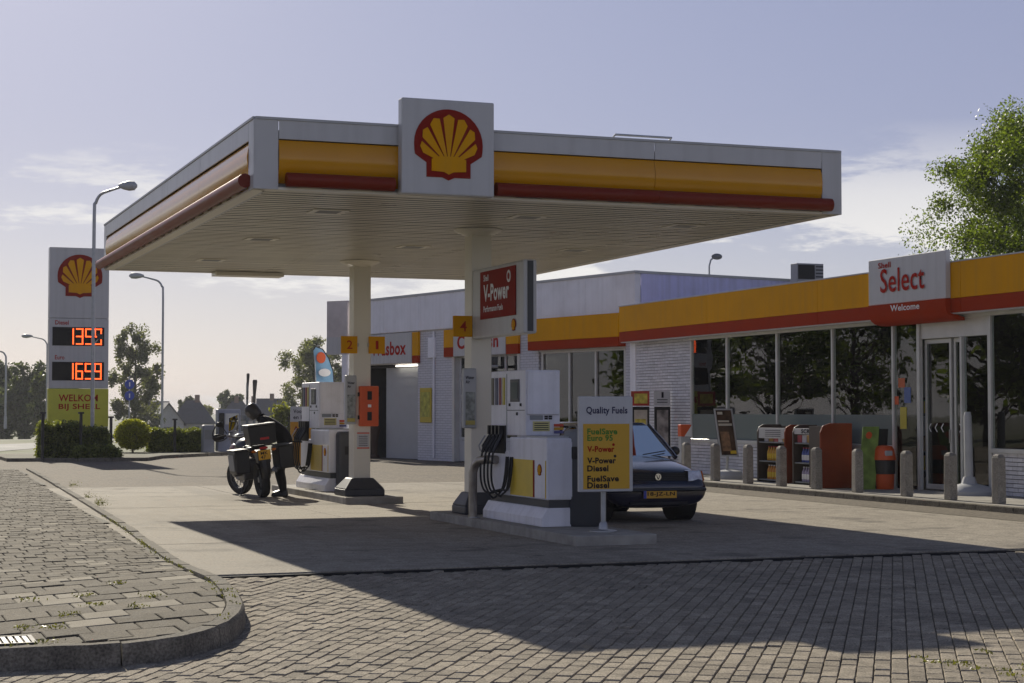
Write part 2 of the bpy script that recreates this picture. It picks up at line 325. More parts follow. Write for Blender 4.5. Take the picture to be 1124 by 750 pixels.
def block(mb, poly, z0s, ch, dep=.05):
    """one bevelled block with its own edges: poly in plan, z per corner"""
    n = len(poly); cx_, cy_ = sum(p[0] for p in poly)/n, sum(p[1] for p in poly)/n
    def ins(p, k):
        d = math.hypot(p[0]-cx_, p[1]-cy_); return (p[0]+(cx_-p[0])/d*k, p[1]+(cy_-p[1])/d*k)
    vs = [(p[0], p[1], z-dep) for p, z in zip(poly, z0s)]+[(p[0], p[1], z-ch) for p, z in zip(poly, z0s)]+[(*ins(p, ch*1.6), z) for p, z in zip(poly, z0s)]
    fs = [tuple(range(2*n, 3*n))]+[(i, (i+1) % n, (i+1) % n+n, i+n) for i in range(n)]+[(i+n, (i+1) % n+n, (i+1) % n+2*n, i+2*n) for i in range(n)]
    mb.add(vs, fs)
cells = []
for i in range(-190, 190):
    for j in range(-80, 80):
        b_ = i*PW; a_ = (j+(.5 if i % 2 else 0)+.06*math.sin(i*1.7))*PL
        x, y = 7+vx*b_+ux*a_, 12+vy*b_+uy*a_
        if not (-6 < x < 19.5 and 6.2 < y < 17.08): continue
        if inside(x, y, .10): continue
        d = math.hypot(x, y); px = (math.atan2(x, y)-YAW)
        cells.append((x, y, d if abs(px) < R(15.6) and y > 8 and d > 10.2 else 99+d))
cells.sort(key=lambda c: c[2])
pm = MB(); hw, hl = (PW-.0065)/2, (PL-.0065)/2
block(pm, [(vx*a*hw+ux*b*hl, vy*a*hw+uy*b*hl) for a, b in ((-1, -1), (1, -1), (1, 1), (-1, 1))], [0]*4, CH)
proto = pm.build('paver', pav, drive, local=True); pme = proto.data
for n_, (x, y, d) in enumerate(cells):
    dz = rng.gauss(0, .0025); rz = rng.gauss(0, .012); tx, ty = rng.gauss(0, .006), rng.gauss(0, .006)
    if n_ < 300:
        o = proto if n_ == 0 else bpy.data.objects.new('paver', pme)
        if n_: col.objects.link(o); o.parent = drive
        o.location = (x, y, G(x, y)+dz-.026); o.rotation_euler = (tx, ty, rz)
    else:
        c_, s_ = math.cos(rz), math.sin(rz); P = []
        for a, b in ((-1, -1), (1, -1), (1, 1), (-1, 1)):
            qx, qy = vx*a*hw+ux*b*hl, vy*a*hw+uy*b*hl; P.append((x+c_*qx-s_*qy, y+s_*qx+c_*qy))
        block(paver_rest, P, [G(p[0], p[1])-.026+dz+tx*(p[0]-x)+ty*(p[1]-y) for p in P], CH, .035)
def rest(mb, name, m, parent):
    o = mb.build(name, m, parent); o['kind'] = 'stuff'; return o
rest(paver_rest, 'paver', pav, drive)
# ---- concrete forecourt: separate cast panels with open joints
fc = tag(MB().box(2.5, 16.0, 17.24, 37.70, -.10, -.035).build('forecourt', joint), kind='structure')
MB().box(3.15, 16.0, 17.155, 17.222, -.07, -.014).build('edge_shade_strip', mat('edge_shade_black', (.012, .012, .013), .9), fc)  # black strip paints the thin shade line along the slab's front step
ysl, xsl = [17.22, 21.35, 25.45, 29.55, 33.65, 37.72], [2.5, 7.0, 11.5, 15.95]
for j in range(5):
    for i in range(3):
        MB().box(xsl[i]+.008, xsl[i+1]-.008, ysl[j]+.008, ysl[j+1]-.008, -.14, rng.uniform(-.002, .002)).build('concrete_panel', slabc, fc, bev=.006, seg=1)
# ---- pavement at left with its kerb stones
pvt = [(-8, 50)]+kerb_line; pmb = MB(); xs_ = fr_(-8, 4.8, 50); ys_ = fr_(12, 50, 90)
def pz(x, y): return G(x, y)+kh(y)
co, idx, fa = [], {}, []
for j, y in enumerate(ys_):
    for i, x in enumerate(xs_):
        idx[i, j] = len(co); co.append((x, y, pz(x, y)-.014))
for j in range(len(ys_)-1):
    for i in range(len(xs_)-1):
        if all(inside(xs_[a], ys_[b], .03) for a, b in ((i, j), (i+1, j), (i+1, j+1), (i, j+1))): fa.append((idx[i, j], idx[i+1, j], idx[i+1, j+1], idx[i, j+1]))
pvo = tag(npmesh('pavement', np.array(co), np.array(fa), joint), kind='structure')
def clip(poly, off):
    for (x0, y0), (x1, y1) in zip(kerb_line, kerb_line[1:]):
        l = math.hypot(x1-x0, y1-y0); nx, ny = -(y1-y0)/l, (x1-x0)/l
        f = lambda p: (p[0]-x0)*nx+(p[1]-y0)*ny+off
        o = []
        for a, b in zip(poly, poly[1:]+poly[:1]):
            fa_, fb_ = f(a), f(b)
            if fa_ <= 0: o.append(a)
            if (fa_ <= 0) != (fb_ <= 0): t = fa_/(fa_-fb_); o.append((a[0]+(b[0]-a[0])*t, a[1]+(b[1]-a[1])*t))
        poly = o
        if len(poly) < 3: return None
    return poly
KW = .15; SWX, SWY = .335, .40; sb = []
rows, yy_ = [], 11.9
while yy_ < 49:
    near_ = yy_ < 16.4; rows.append((yy_, .335 if near_ else .215, .40 if near_ else .30)); yy_ += .40 if near_ else .30
for j, (y0, SWX, SWY) in enumerate(rows):
    for i in range(int(-7.6/SWX)-1, int(5/SWX)+1):
        x0 = i*SWX+(.5*SWX if j % 2 else 0)+.03*math.sin(j*2.3)
        cut = .004+abs(rng.gauss(0, .0025))
        pl = [(x0+cut, y0+cut), (x0+SWX-cut, y0+cut), (x0+SWX-cut, y0+SWY-cut), (x0+cut, y0+SWY-cut)]
        if y0 > 49 or x0 < -7.5: continue
        pl = clip(pl, KW+.012)
        if not pl: continue
        ar = abs(sum(a[0]*b[1]-b[0]*a[1] for a, b in zip(pl, pl[1:]+pl[:1])))/2
        if ar < .012: continue
        cxm, cym = sum(p[0] for p in pl)/len(pl), sum(p[1] for p in pl)/len(pl); d = math.hypot(cxm, cym)
        sb.append((d if math.atan2(cxm, cym) > YAW-R(16.4) else 99+d, pl))
sb.sort(key=lambda q: q[0]); srest = MB(); pale = mat('pale_pavement_block', (.27, .24, .185), .9, spec=.12, var=.1, vs=6, speck=.25, bump=.4, bs=110, rnd=.08)
for n_, (d, pl) in enumerate(sb):
    dz = rng.gauss(0, .003); b_ = MB() if n_ < 300 else srest
    block(b_, pl, [pz(*p)+dz+rng.gauss(0, .0012) for p in pl], .006, .05)
    if n_ < 300: b_.build('paving_block', pale if rng.random() < (.24 if d < 17 else .08) else pavs, pvo)
rest(srest, 'paving_block', pavs, pvo)
# kerb stones along the line, about 0.9 m each
def resample(line, step):
    acc, pts = [0], line
    for a, b in zip(line, line[1:]): acc.append(acc[-1]+math.hypot(b[0]-a[0], b[1]-a[1]))
    n = int(acc[-1]/step); o = []
    for k_ in range(n+1):
        s_ = k_*step; i = max(q for q in range(len(acc)-1) if acc[q] <= s_+1e-9); t = (s_-acc[i])/(acc[i+1]-acc[i])
        o.append((line[i][0]+(line[i+1][0]-line[i][0])*t, line[i][1]+(line[i+1][1]-line[i][1])*t))
    return o
fine = resample(kerb_line, .23)
for k_ in range(0, len(fine)-4, 4):
    seg_ = fine[k_:k_+5]; vs, fs = [], []; dz = rng.gauss(0, .004)
    for i, (x, y) in enumerate(seg_):
        a = fine[max(0, k_+i-1)]; b = fine[min(len(fine)-1, k_+i+1)]; tx, ty = b[0]-a[0], b[1]-a[1]; l = math.hypot(tx, ty); nx, ny = ty/l, -tx/l    # towards the pavement
        e_ = .006*(1 if i == 0 else -1 if i == 4 else 0); x, y = x+tx/l*e_, y+ty/l*e_
        zt = pz(x, y)+dz+.004; zb = G(x, y)-.09
        for dd, zz in ((0, zb), (.012, zt-.03), (.035, zt), (KW, zt), (KW, zb)): vs.append((x+nx*dd, y+ny*dd, zz))
    for i in range(4):
        for q in range(5): fs.append((i*5+q, i*5+(q+1) % 5, (i+1)*5+(q+1) % 5, (i+1)*5+q))
    fs += [(0, 1, 2, 3, 4), (20, 21, 22, 23, 24)]
    MB().add(vs, fs).build('kerb_stone', kerbc, pvo, smooth=True, ang=50)
# small iron gully grate let into the pavement
gp = ong(8, 704, .12); gt = thing('gully_grate', 'small iron gully grate beside the kerb at the bottom left', 'grate', (gp.x, gp.y, pz(gp.x, gp.y)))
gz_ = pz(gp.x, gp.y)+.012
MB().box(gp.x-.17, gp.x+.17, gp.y-.22, gp.y+.22, gz_-.05, gz_-.02).build('pit', dark, gt)
MB().box(gp.x-.18, gp.x-.15, gp.y-.22, gp.y+.22, gz_-.03, gz_).box(gp.x+.15, gp.x+.18, gp.y-.22, gp.y+.22, gz_-.03, gz_).box(gp.x-.15, gp.x+.15, gp.y-.22, gp.y-.19, gz_-.03, gz_).box(gp.x-.15, gp.x+.15, gp.y+.19, gp.y+.22, gz_-.03, gz_).build('grate_frame', mat('cast_iron', (.07, .065, .06), .7, metal=.3), gt)
for i in range(6): MB().box(gp.x-.13+i*.048, gp.x-.10+i*.048, gp.y-.19, gp.y+.19, gz_-.025, gz_-.003).build('bar', mat('worn_iron', (.22, .21, .20), .6, metal=.3), gt)
# ---- pavement in front of the shop
spv = tag(MB().box(16.98, 19.2, 16, 43.5, -.1, .085).build('shop_pavement', joint), kind='structure')
for j in range(27):
    for i in range(2): MB().box(17.13+i*1.03+.006, 17.13+(i+1)*1.03-.006, 16+j*1.0+.006, 17+j*1.0-.006, .0, .10+rng.uniform(-.002, .002)).build('paving_slab', concrete, spv, bev=.005, seg=1)
    MB().box(16.96, 17.12, 16+j*1.0+.005, 17+j*1.0-.005, -.1, .102).build('kerb_stone', kerbc, spv, bev=.012)
# ---- road and lawn edges in the distance
road = mat('road_asphalt', (.16, .155, .15), .85, var=.12, vs=.5, bump=.3, bs=20)
def flat(name, pts, z, m):
    o = MB().add([(x, y, z+far_drop(x, y)) for x, y in pts], [list(range(len(pts)))]).build(name, m); return tag(o, kind='structure')
flat('road', [(-60, 52), (-14, 62), (4.2, 72), (9.5, 86), (14, 98), (24, 108), (40, 112), (42, 117), (14, 112), (7.3, 121), (-30, 118), (-70, 110)], -.085, road)
flat('yard_extension', [(-14, 50.0), (-14, 60), (3, 69), (5.9, 69), (5.9, 68.5), (-13.9, 68.5)][:3]+[(3, 68.6), (-13.9, 68.6)][:0]+[(4.2, 69.5), (6.0, 68.6), (6.0, 50.2)], -.02, yard)
# narrow raised bed with the hedge, the price sign and the lamp
bed = tag(MB().prism(FZ, [(4.9, 58.0), (9.0, 57.4), (9.8, 60), (13.2, 64.5), (13.2, 66.5), (8, 66.5), (4.9, 63)], -.05, .07).build('planting_bed', mat('bed_soil', (.075, .07, .035), 1, var=.4, vs=3, bump=.6, bs=20)), kind='structure')
for a, b in zip([(4.8, 63), (4.8, 58.0), (9.0, 57.3), (9.9, 60), (13.3, 64.4)], [(4.8, 58.0), (9.0, 57.3), (9.9, 60), (13.3, 64.4), (13.3, 66.5)]):
    n = max(1, int(math.dist(a, b)/1.0))
    for i in range(n):
        p, q = [tuple(a[k]+(b[k]-a[k])*t for k in (0, 1)) for t in ((i+.01)/n, (i+.99)/n)]; d = V((q[0]-p[0], q[1]-p[1], 0)).normalized()
        fr0 = Fr((p[0], p[1], 0), d, (d.y, -d.x, 0)); MB().fbox(fr0, 0, math.dist(p, q), -.05, .10, -.06, .06).build('kerb_stone', kerbc, bed, bev=.01)
# ================================================================== CANOPY
CX0, CX1, CY0, CY1, CZ, CT = 4.45, 12.42, 20.5, 33.5, 4.22, 5.05
P4, P2 = (8.55, 24.15), (8.42, 30.0)
can = thing('canopy', 'big flat forecourt canopy with white yellow and red fascia on two square pillars', 'canopy', (8.45, 27, 0))
FRONT = Fr((CX0, CY0, 0), (1, 0, 0), (0, -1, 0)); LEFT = Fr((CX0, CY1, 0), (0, -1, 0), (-1, 0, 0))
RIGHT = Fr((CX1, CY0, 0), (0, 1, 0), (1, 0, 0)); BACK = Fr((CX1, CY1, 0), (-1, 0, 0), (0, 1, 0))
LX, LY = CX1-CX0, CY1-CY0
MB().box(CX0+.025, CX1-.025, CY0+.025, CY1-.025, CT-.20, CT-.12).build('roof_deck', roofm, can)
for fr, ln in ((FRONT, LX), (LEFT, LY), (RIGHT, LX*0+LY), (BACK, LX)):
    n = max(3, round(ln/3.2)); e0, e1 = (.30, .30)
    cuts = [0, e0]+[e0+(ln-e0-e1)*i/n for i in range(1, n)]+[ln-e1, ln]
    for i in range(len(cuts)-1):                       # white upper strip in joined lengths, full-height corner panels
        corner = i in (0, len(cuts)-2)
        a0 = cuts[i]+(.0 if (i == 0 and fr in (FRONT, BACK)) else .004); a1 = cuts[i+1]-(.0 if (i == len(cuts)-2 and fr in (FRONT, BACK)) else .004)
        if i == 0 and fr in (LEFT, RIGHT): a0 = .022
        if i == len(cuts)-2 and fr in (LEFT, RIGHT): a1 = ln-.022
        if corner: MB().fbox(fr, a0, a1, CZ, CT, -.02, .0).build('corner_panel', white, can, bev=.004, seg=1)
        else: MB().fbox(fr, a0, a1, CT-.225, CT, -.02, .0).build('upper_panel', white, can, bev=.004, seg=1)
    MB().fbox(fr, .02, ln-.02, CT, CT+.03, -.10, .012).build('cap_strip', lgrey, can)
    MB().fbox(fr, .31, ln-.31, CZ, CT-.23, -.20, -.16).build('backing', white, can)
    for i in range(1, len(cuts)-2):                    # bulging yellow band in lengths
        prof = [(-.03, CT-.235), (.0, CT-.30), (.02, CT-.42), (.005, CT-.55), (-.05, CT-.66), (-.12, CT-.74)]
        m = MB(); a0, a1 = cuts[i]+.003, cuts[i+1]-.003; vs = []
        for c, b in prof: vs += [fr.P(a0, b, c), fr.P(a1, b, c)]
        for c, b in prof[::-1]: vs += [fr.P(a0, b, c-.02), fr.P(a1, b, c-.02)]
        k = len(prof)*2; fs = [(2*q, 2*q+1, (2*q+3) % (2*k), (2*q+2) % (2*k)) for q in range(k)]
        fs += [[2*q for q in range(k)], [2*q+1 for q in range(k)][::-1]]
        m.add(vs, fs).build('yellow_band', yelgl, can, smooth=True)
    for i in range(1, len(cuts)-2):                    # round red bumper tube
        a0, a1 = cuts[i]+(.08 if i == 1 else .002), cuts[i+1]-(-.10 if i == len(cuts)-3 else .002)
        if fr is LEFT and i == 1: a0 = -.12
        spans = [(a0, a1)]
        if fr is FRONT: spans = [(u, v) for u, v in ((a0, min(a1, 1.71)), (max(a0, 3.02), a1)) if v-u > .05]
        for u, v in spans: MB().tube([fr.P(u, CZ+.115, .06), fr.P(v, CZ+.115, .06)], .085, 20).build('red_tube', tubered, can, smooth=True, ang=50)
    m = MB().fbox(fr, .1, ln-.1, CZ+.0, CZ+.03, -.16, -.01)
    m.build('edge_trim', soff, can)
    for i in range(int((ln-1)/.62)): MB().fbox(fr, .55+i*.62, .83+i*.62, CZ+.032, CZ+.07, -.15, .0).build('bracket', soff, can)
# soffit strips, each a folded sheet with a dark joint beside it
ns = 62; sw = (LY-.34)/ns
for i in range(ns):                                   # thin sheet strips with open gaps to the dark void above
    y0 = CY0+.17+i*sw; zz = CZ+.010+rng.uniform(-.0015, .0015); MB().box(CX0+.17, CX1-.17, y0+.034, y0+sw-.034, zz, zz+.002).build('soffit_strip', soff, can)
for q in range(4):
    xx = CX0+1.0+q*2.0; MB().box(xx, xx+.04, CY0+.2, CY1-.2, CZ+.03, CZ+.07).build('soffit_rail', dark, can)
for x, y in [(5.9, 22.6), (8.6, 22.3), (11.1, 22.6), (5.9, 26.6), (11.1, 26.6), (5.9, 30.6), (11.1, 30.6), (8.45, 27)]:
    f = MB().box(x-.24, x+.24, y-.24, y+.24, CZ-.002, CZ+.008).build('light_fitting', soff, can, bev=.003, seg=1)
    MB().box(x-.15, x+.15, y-.15, y+.15, CZ-.005, CZ-.003).build('lens', grey, f)
MB().box(6.45, 7.75, CY1-.55, CY1-.1, CZ-.07, CZ+.0).build('cable_duct', soff, can)
for (x, y), zb in ((P4, .12), (P2, .12)):
    MB().box(x-.155, x+.155, y-.155, y+.155, zb, CZ+.01).build('pillar', soff, can, bev=.012)
    MB().lathe((x, y, 0), [(.16, CZ-.10), (.34, CZ-.02), (.36, CZ+.005)], 24).build('collar', soff, can, smooth=True)
    b = MB(); q0, q1, q2 = (.30, .3, .19) if (x, y) == P4 else (.36, .33, .20)
    for (r0, z0), (r1, z1) in (((q0, zb), (q0, zb+.12)), ((q0, zb+.12), (q2, zb+.31))):
        b.hexa([(x-r0, y-r0, z0), (x+r0, y-r0, z0), (x+r0, y+r0, z0), (x-r0, y+r0, z0), (x-r1, y-r1, z1), (x+r1, y-r1, z1), (x+r1, y+r1, z1), (x-r1, y+r1, z1)])
    b.build('base_cover', dgrey, can, bev=.02)
# logo board on the front edge
lb = FY(6.22, CY0-.17, 0)
m = MB().fbox(lb, 0, 1.19, CZ+.0, CZ+1.17, -.16, 0); o = m.build('emblem_board', white, can, bev=.02)
emblem(lb, .595, CZ+.62, .44, o)
MB().tube([(9.2, CY0+.5, CT), (9.2, CY0+.2, CT+.10), (10.0, CY0+.2, CT+.10), (10.0, CY0+.5, CT)], .015).build('roof_rail', galv, can)
# ---- V-Power sign plate fixed to the pillar and running towards the street
vs_ = thing('fuel_sign', 'red and white hanging fuel sign fixed to the front pillar', 'sign', (8.45, 22.7, 2.62))
F_ = FX(8.40, 23.70, 2.63)
MB().box(8.405, 8.60, 21.92, 23.995, 2.63, 3.62).build('sign_box', white, vs_, bev=.03)
MB().box(8.46, 8.54, 21.908, 21.92, 2.66, 3.60).build('edge_strip', dgrey, vs_)
p_ = MB().fbox(F_, .10, 1.50, .26, .93, 0, .012).build('red_panel', redd, vs_)
lettering('Shell', F_, .25, .79, .20, .09, textwh, p_, c=.015)
lettering('V-Power', F_, .25, .50, 1.02, .24, textwh, p_, c=.015, bold=.03)
lettering('Performance Fuels', F_, .25, .355, .78, .085, textwh, p_, c=.015)
MB().prism(F_, [(1.26+.075*math.cos(t*.4), .80+.085*math.sin(t*.4)) for t in range(16)], .012, .016).build('ring', textwh, p_)
MB().prism(F_, [(1.26+.040*math.cos(t*.4), .80+.048*math.sin(t*.4)) for t in range(16)], .016, .019).build('ring_centre', redd, p_)
emblem(F_, 1.42, .13, .085, vs_, .0)
# ---- number plates on the pillars
for tx, lab, x, y, z in (('4', 'yellow plate with number four on the front pillar', 8.10, 23.93, 2.66), ('2', 'yellow plate with number two on the rear pillar', 8.03, 29.80, 2.60), ('1', 'yellow plate with number one on the rear pillar', 8.53, 29.80, 2.60)):
    t = thing('number_plate', lab, 'plate', (x, y, z), group='pump number plates')
    f = FY(x, y, z); MB().fbox(f, 0, .29, 0, .30, -.04, 0).build('plate', yellow, t, bev=.006)
    if tx == '2': MB().fbox(f, .29, .32, .12, .18, -.04, -.01).build('bracket', lgrey, t)
    elif tx == '4': MB().fbox(f, .29, .36, .12, .18, .0-.04, -.01).build('bracket', lgrey, t)
    else: MB().fbox(f, -.02, .0, .12, .18, -.04, -.01).build('bracket', lgrey, t)
    lettering(tx, f, .12 if tx == '1' else .10, .075, .05 if tx == '1' else .10, .15, textred, t, bold=.008)
# ---- paper towel dispensers and red box on the pillars
def dispenser(x, y, z, lab):
    t = thing('towel_dispenser', lab, 'dispenser', (x+.1, y, z), group='towel dispensers on the pillars'); f = FY(x, y, z)
    MB().fbox(f, 0, .20, 0, .86, -.10, 0).build('housing', lgrey, t, bev=.02)
    MB().fbox(f, .03, .17, .04, .52, 0, .006).build('window', mat('scratched_panel', (.28, .30, .28), .25, var=.5, vs=14), t)
    MB().fbox(f, .03, .17, .05, .11, .006, .01).build('paper', mat('yellow_paper', (.5, .42, .12), .7), t)
    lettering('Water\nAir', f, .03, .64, .13, .11, textdk, t)
    return t
dispenser(8.255, 23.93, 1.35, 'tall grey towel dispenser beside the front pillar')
dispenser(8.12, 29.83, 1.36, 'tall grey towel dispenser on the rear pillar beside the red box')
t = thing('extinguisher_box', 'orange red cabinet hung on the rear pillar', 'cabinet', (8.5, 29.7, 1.33)); f = FY(8.35, 29.72, 1.33)
MB().fbox(f, 0, .34, 0, .70, -.12, 0).build('housing', orange, t, bev=.02)
for b0 in (.10, .46): MB().fbox(f, .13, .21, b0, b0+.15, 0, .006).build('slot', dark, t)
MB().fbox(f, .14, .20, .33, .38, 0, .005).build('sticker', textwh, t)
for b0 in (.12, .52):
    MB().fbox(f, -.02, .0, b0, b0+.07, -.09, -.03).build('hinge', dark, t); MB().fbox(f, .34, .36, b0, b0+.07, -.09, -.03).build('hinge', dark, t)
t = thing('notice_sheet', 'small white notice with orange bars on the rear pillar', 'notice', (8.45, 29.84, .95)); f = FY(8.33, 29.838, .93)
MB().fbox(f, 0, .22, 0, .30, -.004, 0).build('sheet', white, t)
for b0 in (.01, .27): MB().fbox(f, .0, .22, b0, b0+.02, 0, .003).build('bar', orange, t)
for i in range(6): MB().fbox(f, .03, .19, .055+i*.033, .065+i*.033, 0, .002).build('print_line', textdk, t)
# ================================================================== PUMP ISLANDS
def island(lab, x0, x1, y0, y1):
    t = thing('pump_island', lab, 'island', ((x0+x1)/2, (y0+y1)/2, 0), group='raised pump islands')
    r = .10; P = [(x0+r, y0), (x1-r, y0), (x1, y0+r), (x1, y1-r), (x1-r, y1), (x0+r, y1), (x0, y1-r), (x0, y0+r)]
    MB().prism(FZ, [(a*1.0, b) for a, b in [(x0+.13, y0+.13), (x1-.13, y0+.13), (x1-.13, y1-.13), (x0+.13, y1-.13)]], .0, .117).build('island_top', concrete, t)
    edges = [((x0, y0), (x1, y0)), ((x1, y0), (x1, y1)), ((x1, y1), (x0, y1)), ((x0, y1), (x0, y0))]
    for a, b in edges:
        ln = math.dist(a, b); n = max(1, round(ln/1.05)); d = V((b[0]-a[0], b[1]-a[1], 0)).normalized(); fr = Fr((a[0], a[1], 0), d, (d.y, -d.x, 0))
        for i in range(n):
            s0, s1 = ln*i/n+.003, ln*(i+1)/n-.003
            if abs(d.y) > .5: s0, s1 = max(s0, .135), min(s1, ln-.135)
            MB().fbox(fr, s0, s1, -.02, .12, -.13, 0).build('kerb_stone', concrete, t, bev=.014)
island('raised concrete island under the front pump and price board', 8.08, 9.14, 19.35, 24.95)
island('raised concrete island under the rear pump with the motorcycle beside it', 7.98, 9.02, 29.32, 34.95)
# ================================================================== FUEL PUMPS
pump_blue = mat('pump_white', (.82, .82, .88), .35, var=.04, grime=.25, gs=3, gcol=(.30, .29, .28), streak=.2)
pump_yel = mat('pump_yellow', (.72, .50, .03), .4)
def fuel_pump(x, y0, lab, endcap):
    """x: left face, y0: near end; hoses hang on the -X side"""
    t = thing('fuel_pump', lab, 'pump', (x+.3, y0+1.0, .12), group='fuel pumps on the islands')
    z = .12; w_ = .60; FXp = FX(x, y0+2.25, 0); u0 = y0+.78; u1 = y0+2.12
    # slanted kick plinth on both sides
    pl = MB().prism(Fr((0, y0+.02, 0), (1, 0, 0), (0, 1, 0)), [(x-.06, z), (x+w_+.06, z), (x+w_+.06, z+.11), (x+w_-.02, z+.24), (x+.02, z+.24), (x-.06, z+.11)], 0, 2.24).build('plinth', pump_blue, t, bev=.008)
    MB().box(x+.04, x+w_-.04, y0+.03, y0+2.2, z+.24, z+.34).build('skirt', dgrey, t)
    MB().box(x, x+w_, y0, y0+1.36, z+.34, 1.25).build('lower_cabinet', pump_blue, t, bev=.02)
    MB().box(x-.002, x+w_-.1, y0+1.365, y0+2.12, z+.34, 1.05).build('hose_cabinet', pump_blue, t, bev=.01)
    MB().fbox(FXp, .93, 2.22, .44+.04, .96, 0, .006).build('yellow_panel', pump_yel, t)
    MB().fbox(FXp, 1.78, 1.84, .48, .96, .006, .010).build('red_stripe', redd, t)
    MB().fbox(FXp, 1.84, 2.2, .48, .96, .006, .009).build('white_panel', pump_blue, t)
    emblem(FXp, 2.02, .84, .075, t, .009)
    MB().box(x+.02, x+w_-.04, y0+.04, y0+.8, 1.25, 1.27).build('shelf', lgrey, t)
    # upper cabinet: hose mast side and display head
    h = MB().box(x+.01, x+.50, u0, u1, 1.27, 2.14).build('head', pump_blue, t, bev=.015)
    Fu = FX(x+.01, u1, 0)
    cols = [(.10, .09, .06), (.02, .03, .10), (.22, .01, .03), (.5, .42, .05)]
    for i, c in enumerate(cols): MB().fbox(Fu, .05+i*.145, .13+i*.145, 1.68, 2.05, 0, .012).build('grade_strip', mat('grade_%d' % i, c, .4), t)
    s_ = MB().fbox(Fu, .78, 1.12, 1.72, 2.02, 0, .012).build('terminal', dgrey, t, bev=.006)
    MB().fbox(Fu, .83, 1.07, 1.76, 1.98, .012, .016).build('screen', mat('screen_glass', (.10, .12, .13), .12), s_)
    for a0, b0 in ((.72, 1.66), (1.14, 1.66), (1.0, 1.54)): MB().fbox(Fu, a0, a0+.05, b0, b0+.04, 0, .01).build('lock', dark, t)
    MB().fbox(Fu, .62, .64, 1.28, 2.10, 0, .003).build('seam', grey, t); MB().fbox(Fu, .64, 1.30, 1.60, 1.612, 0, .003).build('seam', grey, t)
    MB().fbox(Fu, .03, .60, 1.02, 1.40, .0, .02).build('nozzle_recess', dark, t)
    Fe = FY(x+.01, u0, 0)
    MB().fbox(Fe, .02, .47, 1.55, 2.12, 0, .03).build('door', pump_blue, t, bev=.008)
    MB().fbox(Fe, .06, .24, 1.48, 1.54, 0, .012).build('display', mat('lcd', (.22, .24, .26), .2), t)
    for i in range(2):
        for j in range(2): MB().fbox(Fe, .265+i*.06, .31+i*.06, 1.485+j*.028, 1.508+j*.028, 0, .012).build('key', dark, t)
    MB().fbox(Fe, .10, .34, 1.33, 1.46, 0, .006).build('price_sticker', mat('sticker_yellow', (.62, .56, .25), .5), t)
    for i in range(4): MB().fbox(Fe, .12, .32, 1.345+i*.028, 1.355+i*.028, .006, .009).build('print_line', textdk, t)
    for i, c in enumerate(((.10, .10, .25), (.55, .30, .02), (.55, .06, .02))): MB().fbox(Fe, .40, .53, 1.30+i*.045, 1.335+i*.045, .0, .02).build('grade_label', mat('glabel_%d' % i, c, .5), t)
    # end of the lower cabinet
    if endcap: MB().box(x+.12, x+w_+.03, y0-.24, y0-.002, z, 1.22).build('end_cover', dgrey, t, bev=.06, seg=3)
    else: MB().fbox(FY(x, y0, 0), .03, w_-.03, .50, 1.2, 0, .008).build('end_panel', pump_blue, t, bev=.004)
    if endcap: MB().fbox(FY(x+.12, y0-.24, 0), .12, .32, .80, .95, 0, .004).build('socket', dark, t)
    # four nozzles and hoses
    for i in range(4):
        yy = u1-.09-i*.145; xx = x-.05
        n = MB().tube([(xx-.10, yy, 1.03), (xx-.06, yy, 1.12), (xx+.0, yy, 1.22), (xx+.05, yy, 1.36)], [.022, .030, .030, .022], 8)
        n.box(xx-.02, xx+.06, yy-.022, yy+.022, 1.28, 1.40)
        no = n.build('nozzle', black, t, smooth=True)
        MB().tube([(xx-.13, yy, 1.05), (xx-.15, yy, 1.12), (xx-.06, yy, 1.26)], .010, 6).build('lever', galv if i == 0 else rubber, no)
        dr = [.50, .44, .54, .47][i]; sw_ = [.62, .42, .5, .3][i]; pts = []
        for q in range(13):
            s = q/12; pts.append((x-.15+.11*s+.0*s, yy-sw_*.55*s*s, 1.03-(1.03-dr)*math.sin(math.pi*min(1, s*1.0)*.5) if s < .6 else 1.03-(1.03-dr)*math.sin(math.pi*.3)+(-.02 if s < .8 else .14*(s-.8)/.2)))
        pts = [(x-.15, yy, 1.03), (x-.17, yy+.01, .85), (x-.17, yy, .65), (x-.15, yy-.06, .52), (x-.12, yy-.17, dr-.02), (x-.09, yy-.30*sw_/.5, dr), (x-.06, yy-.48*sw_/.5, .55), (x-.04, yy-.55*sw_/.5, .75), (x-.01, yy-.52*sw_/.5, .98)]
        MB().tube(smooth_path(pts, 4), .0145, 8).build('hose', rubber, t, smooth=True)
    return t
def smooth_path(p, k):
    p = [V(q) for q in p]; o = []
    for i in range(len(p)-1):
        a, b, c, d = p[max(0, i-1)], p[i], p[i+1], p[min(len(p)-1, i+2)]
        for j in range(k):
            s = j/k; o.append(.5*((2*b)+(c-a)*s+(2*a-5*b+4*c-d)*s*s+(3*b-a-3*c+d)*s**3))
    return o+[p[-1]]
fuel_pump(8.35, 20.95, 'white and yellow fuel pump behind the round waste bin on the front island', False)
fuel_pump(8.27, 31.55, 'white and yellow fuel pump with dark end cover on the rear island', True)
# ---- steel guard hoop
t = thing('guard_hoop', 'bent steel guard hoop in front of the pump by the front pillar', 'guard', (8.15, 23.2, .12))
MB().tube([(8.14, 23.2, .12), (8.14, 23.2, .74), (8.155, 23.16, .84), (8.19, 23.06, .91), (8.24, 22.92, .93), (8.30, 22.7, .93)], .06, 14).build('pipe', mat('worn_steel', (.36, .33, .29), .42, metal=.9, var=.25, vs=6), t, smooth=True, ang=60)
MB().cyl((8.16, 23.2, .118), (8.16, 23.2, .135), .08).build('foot_plate', galv, t)
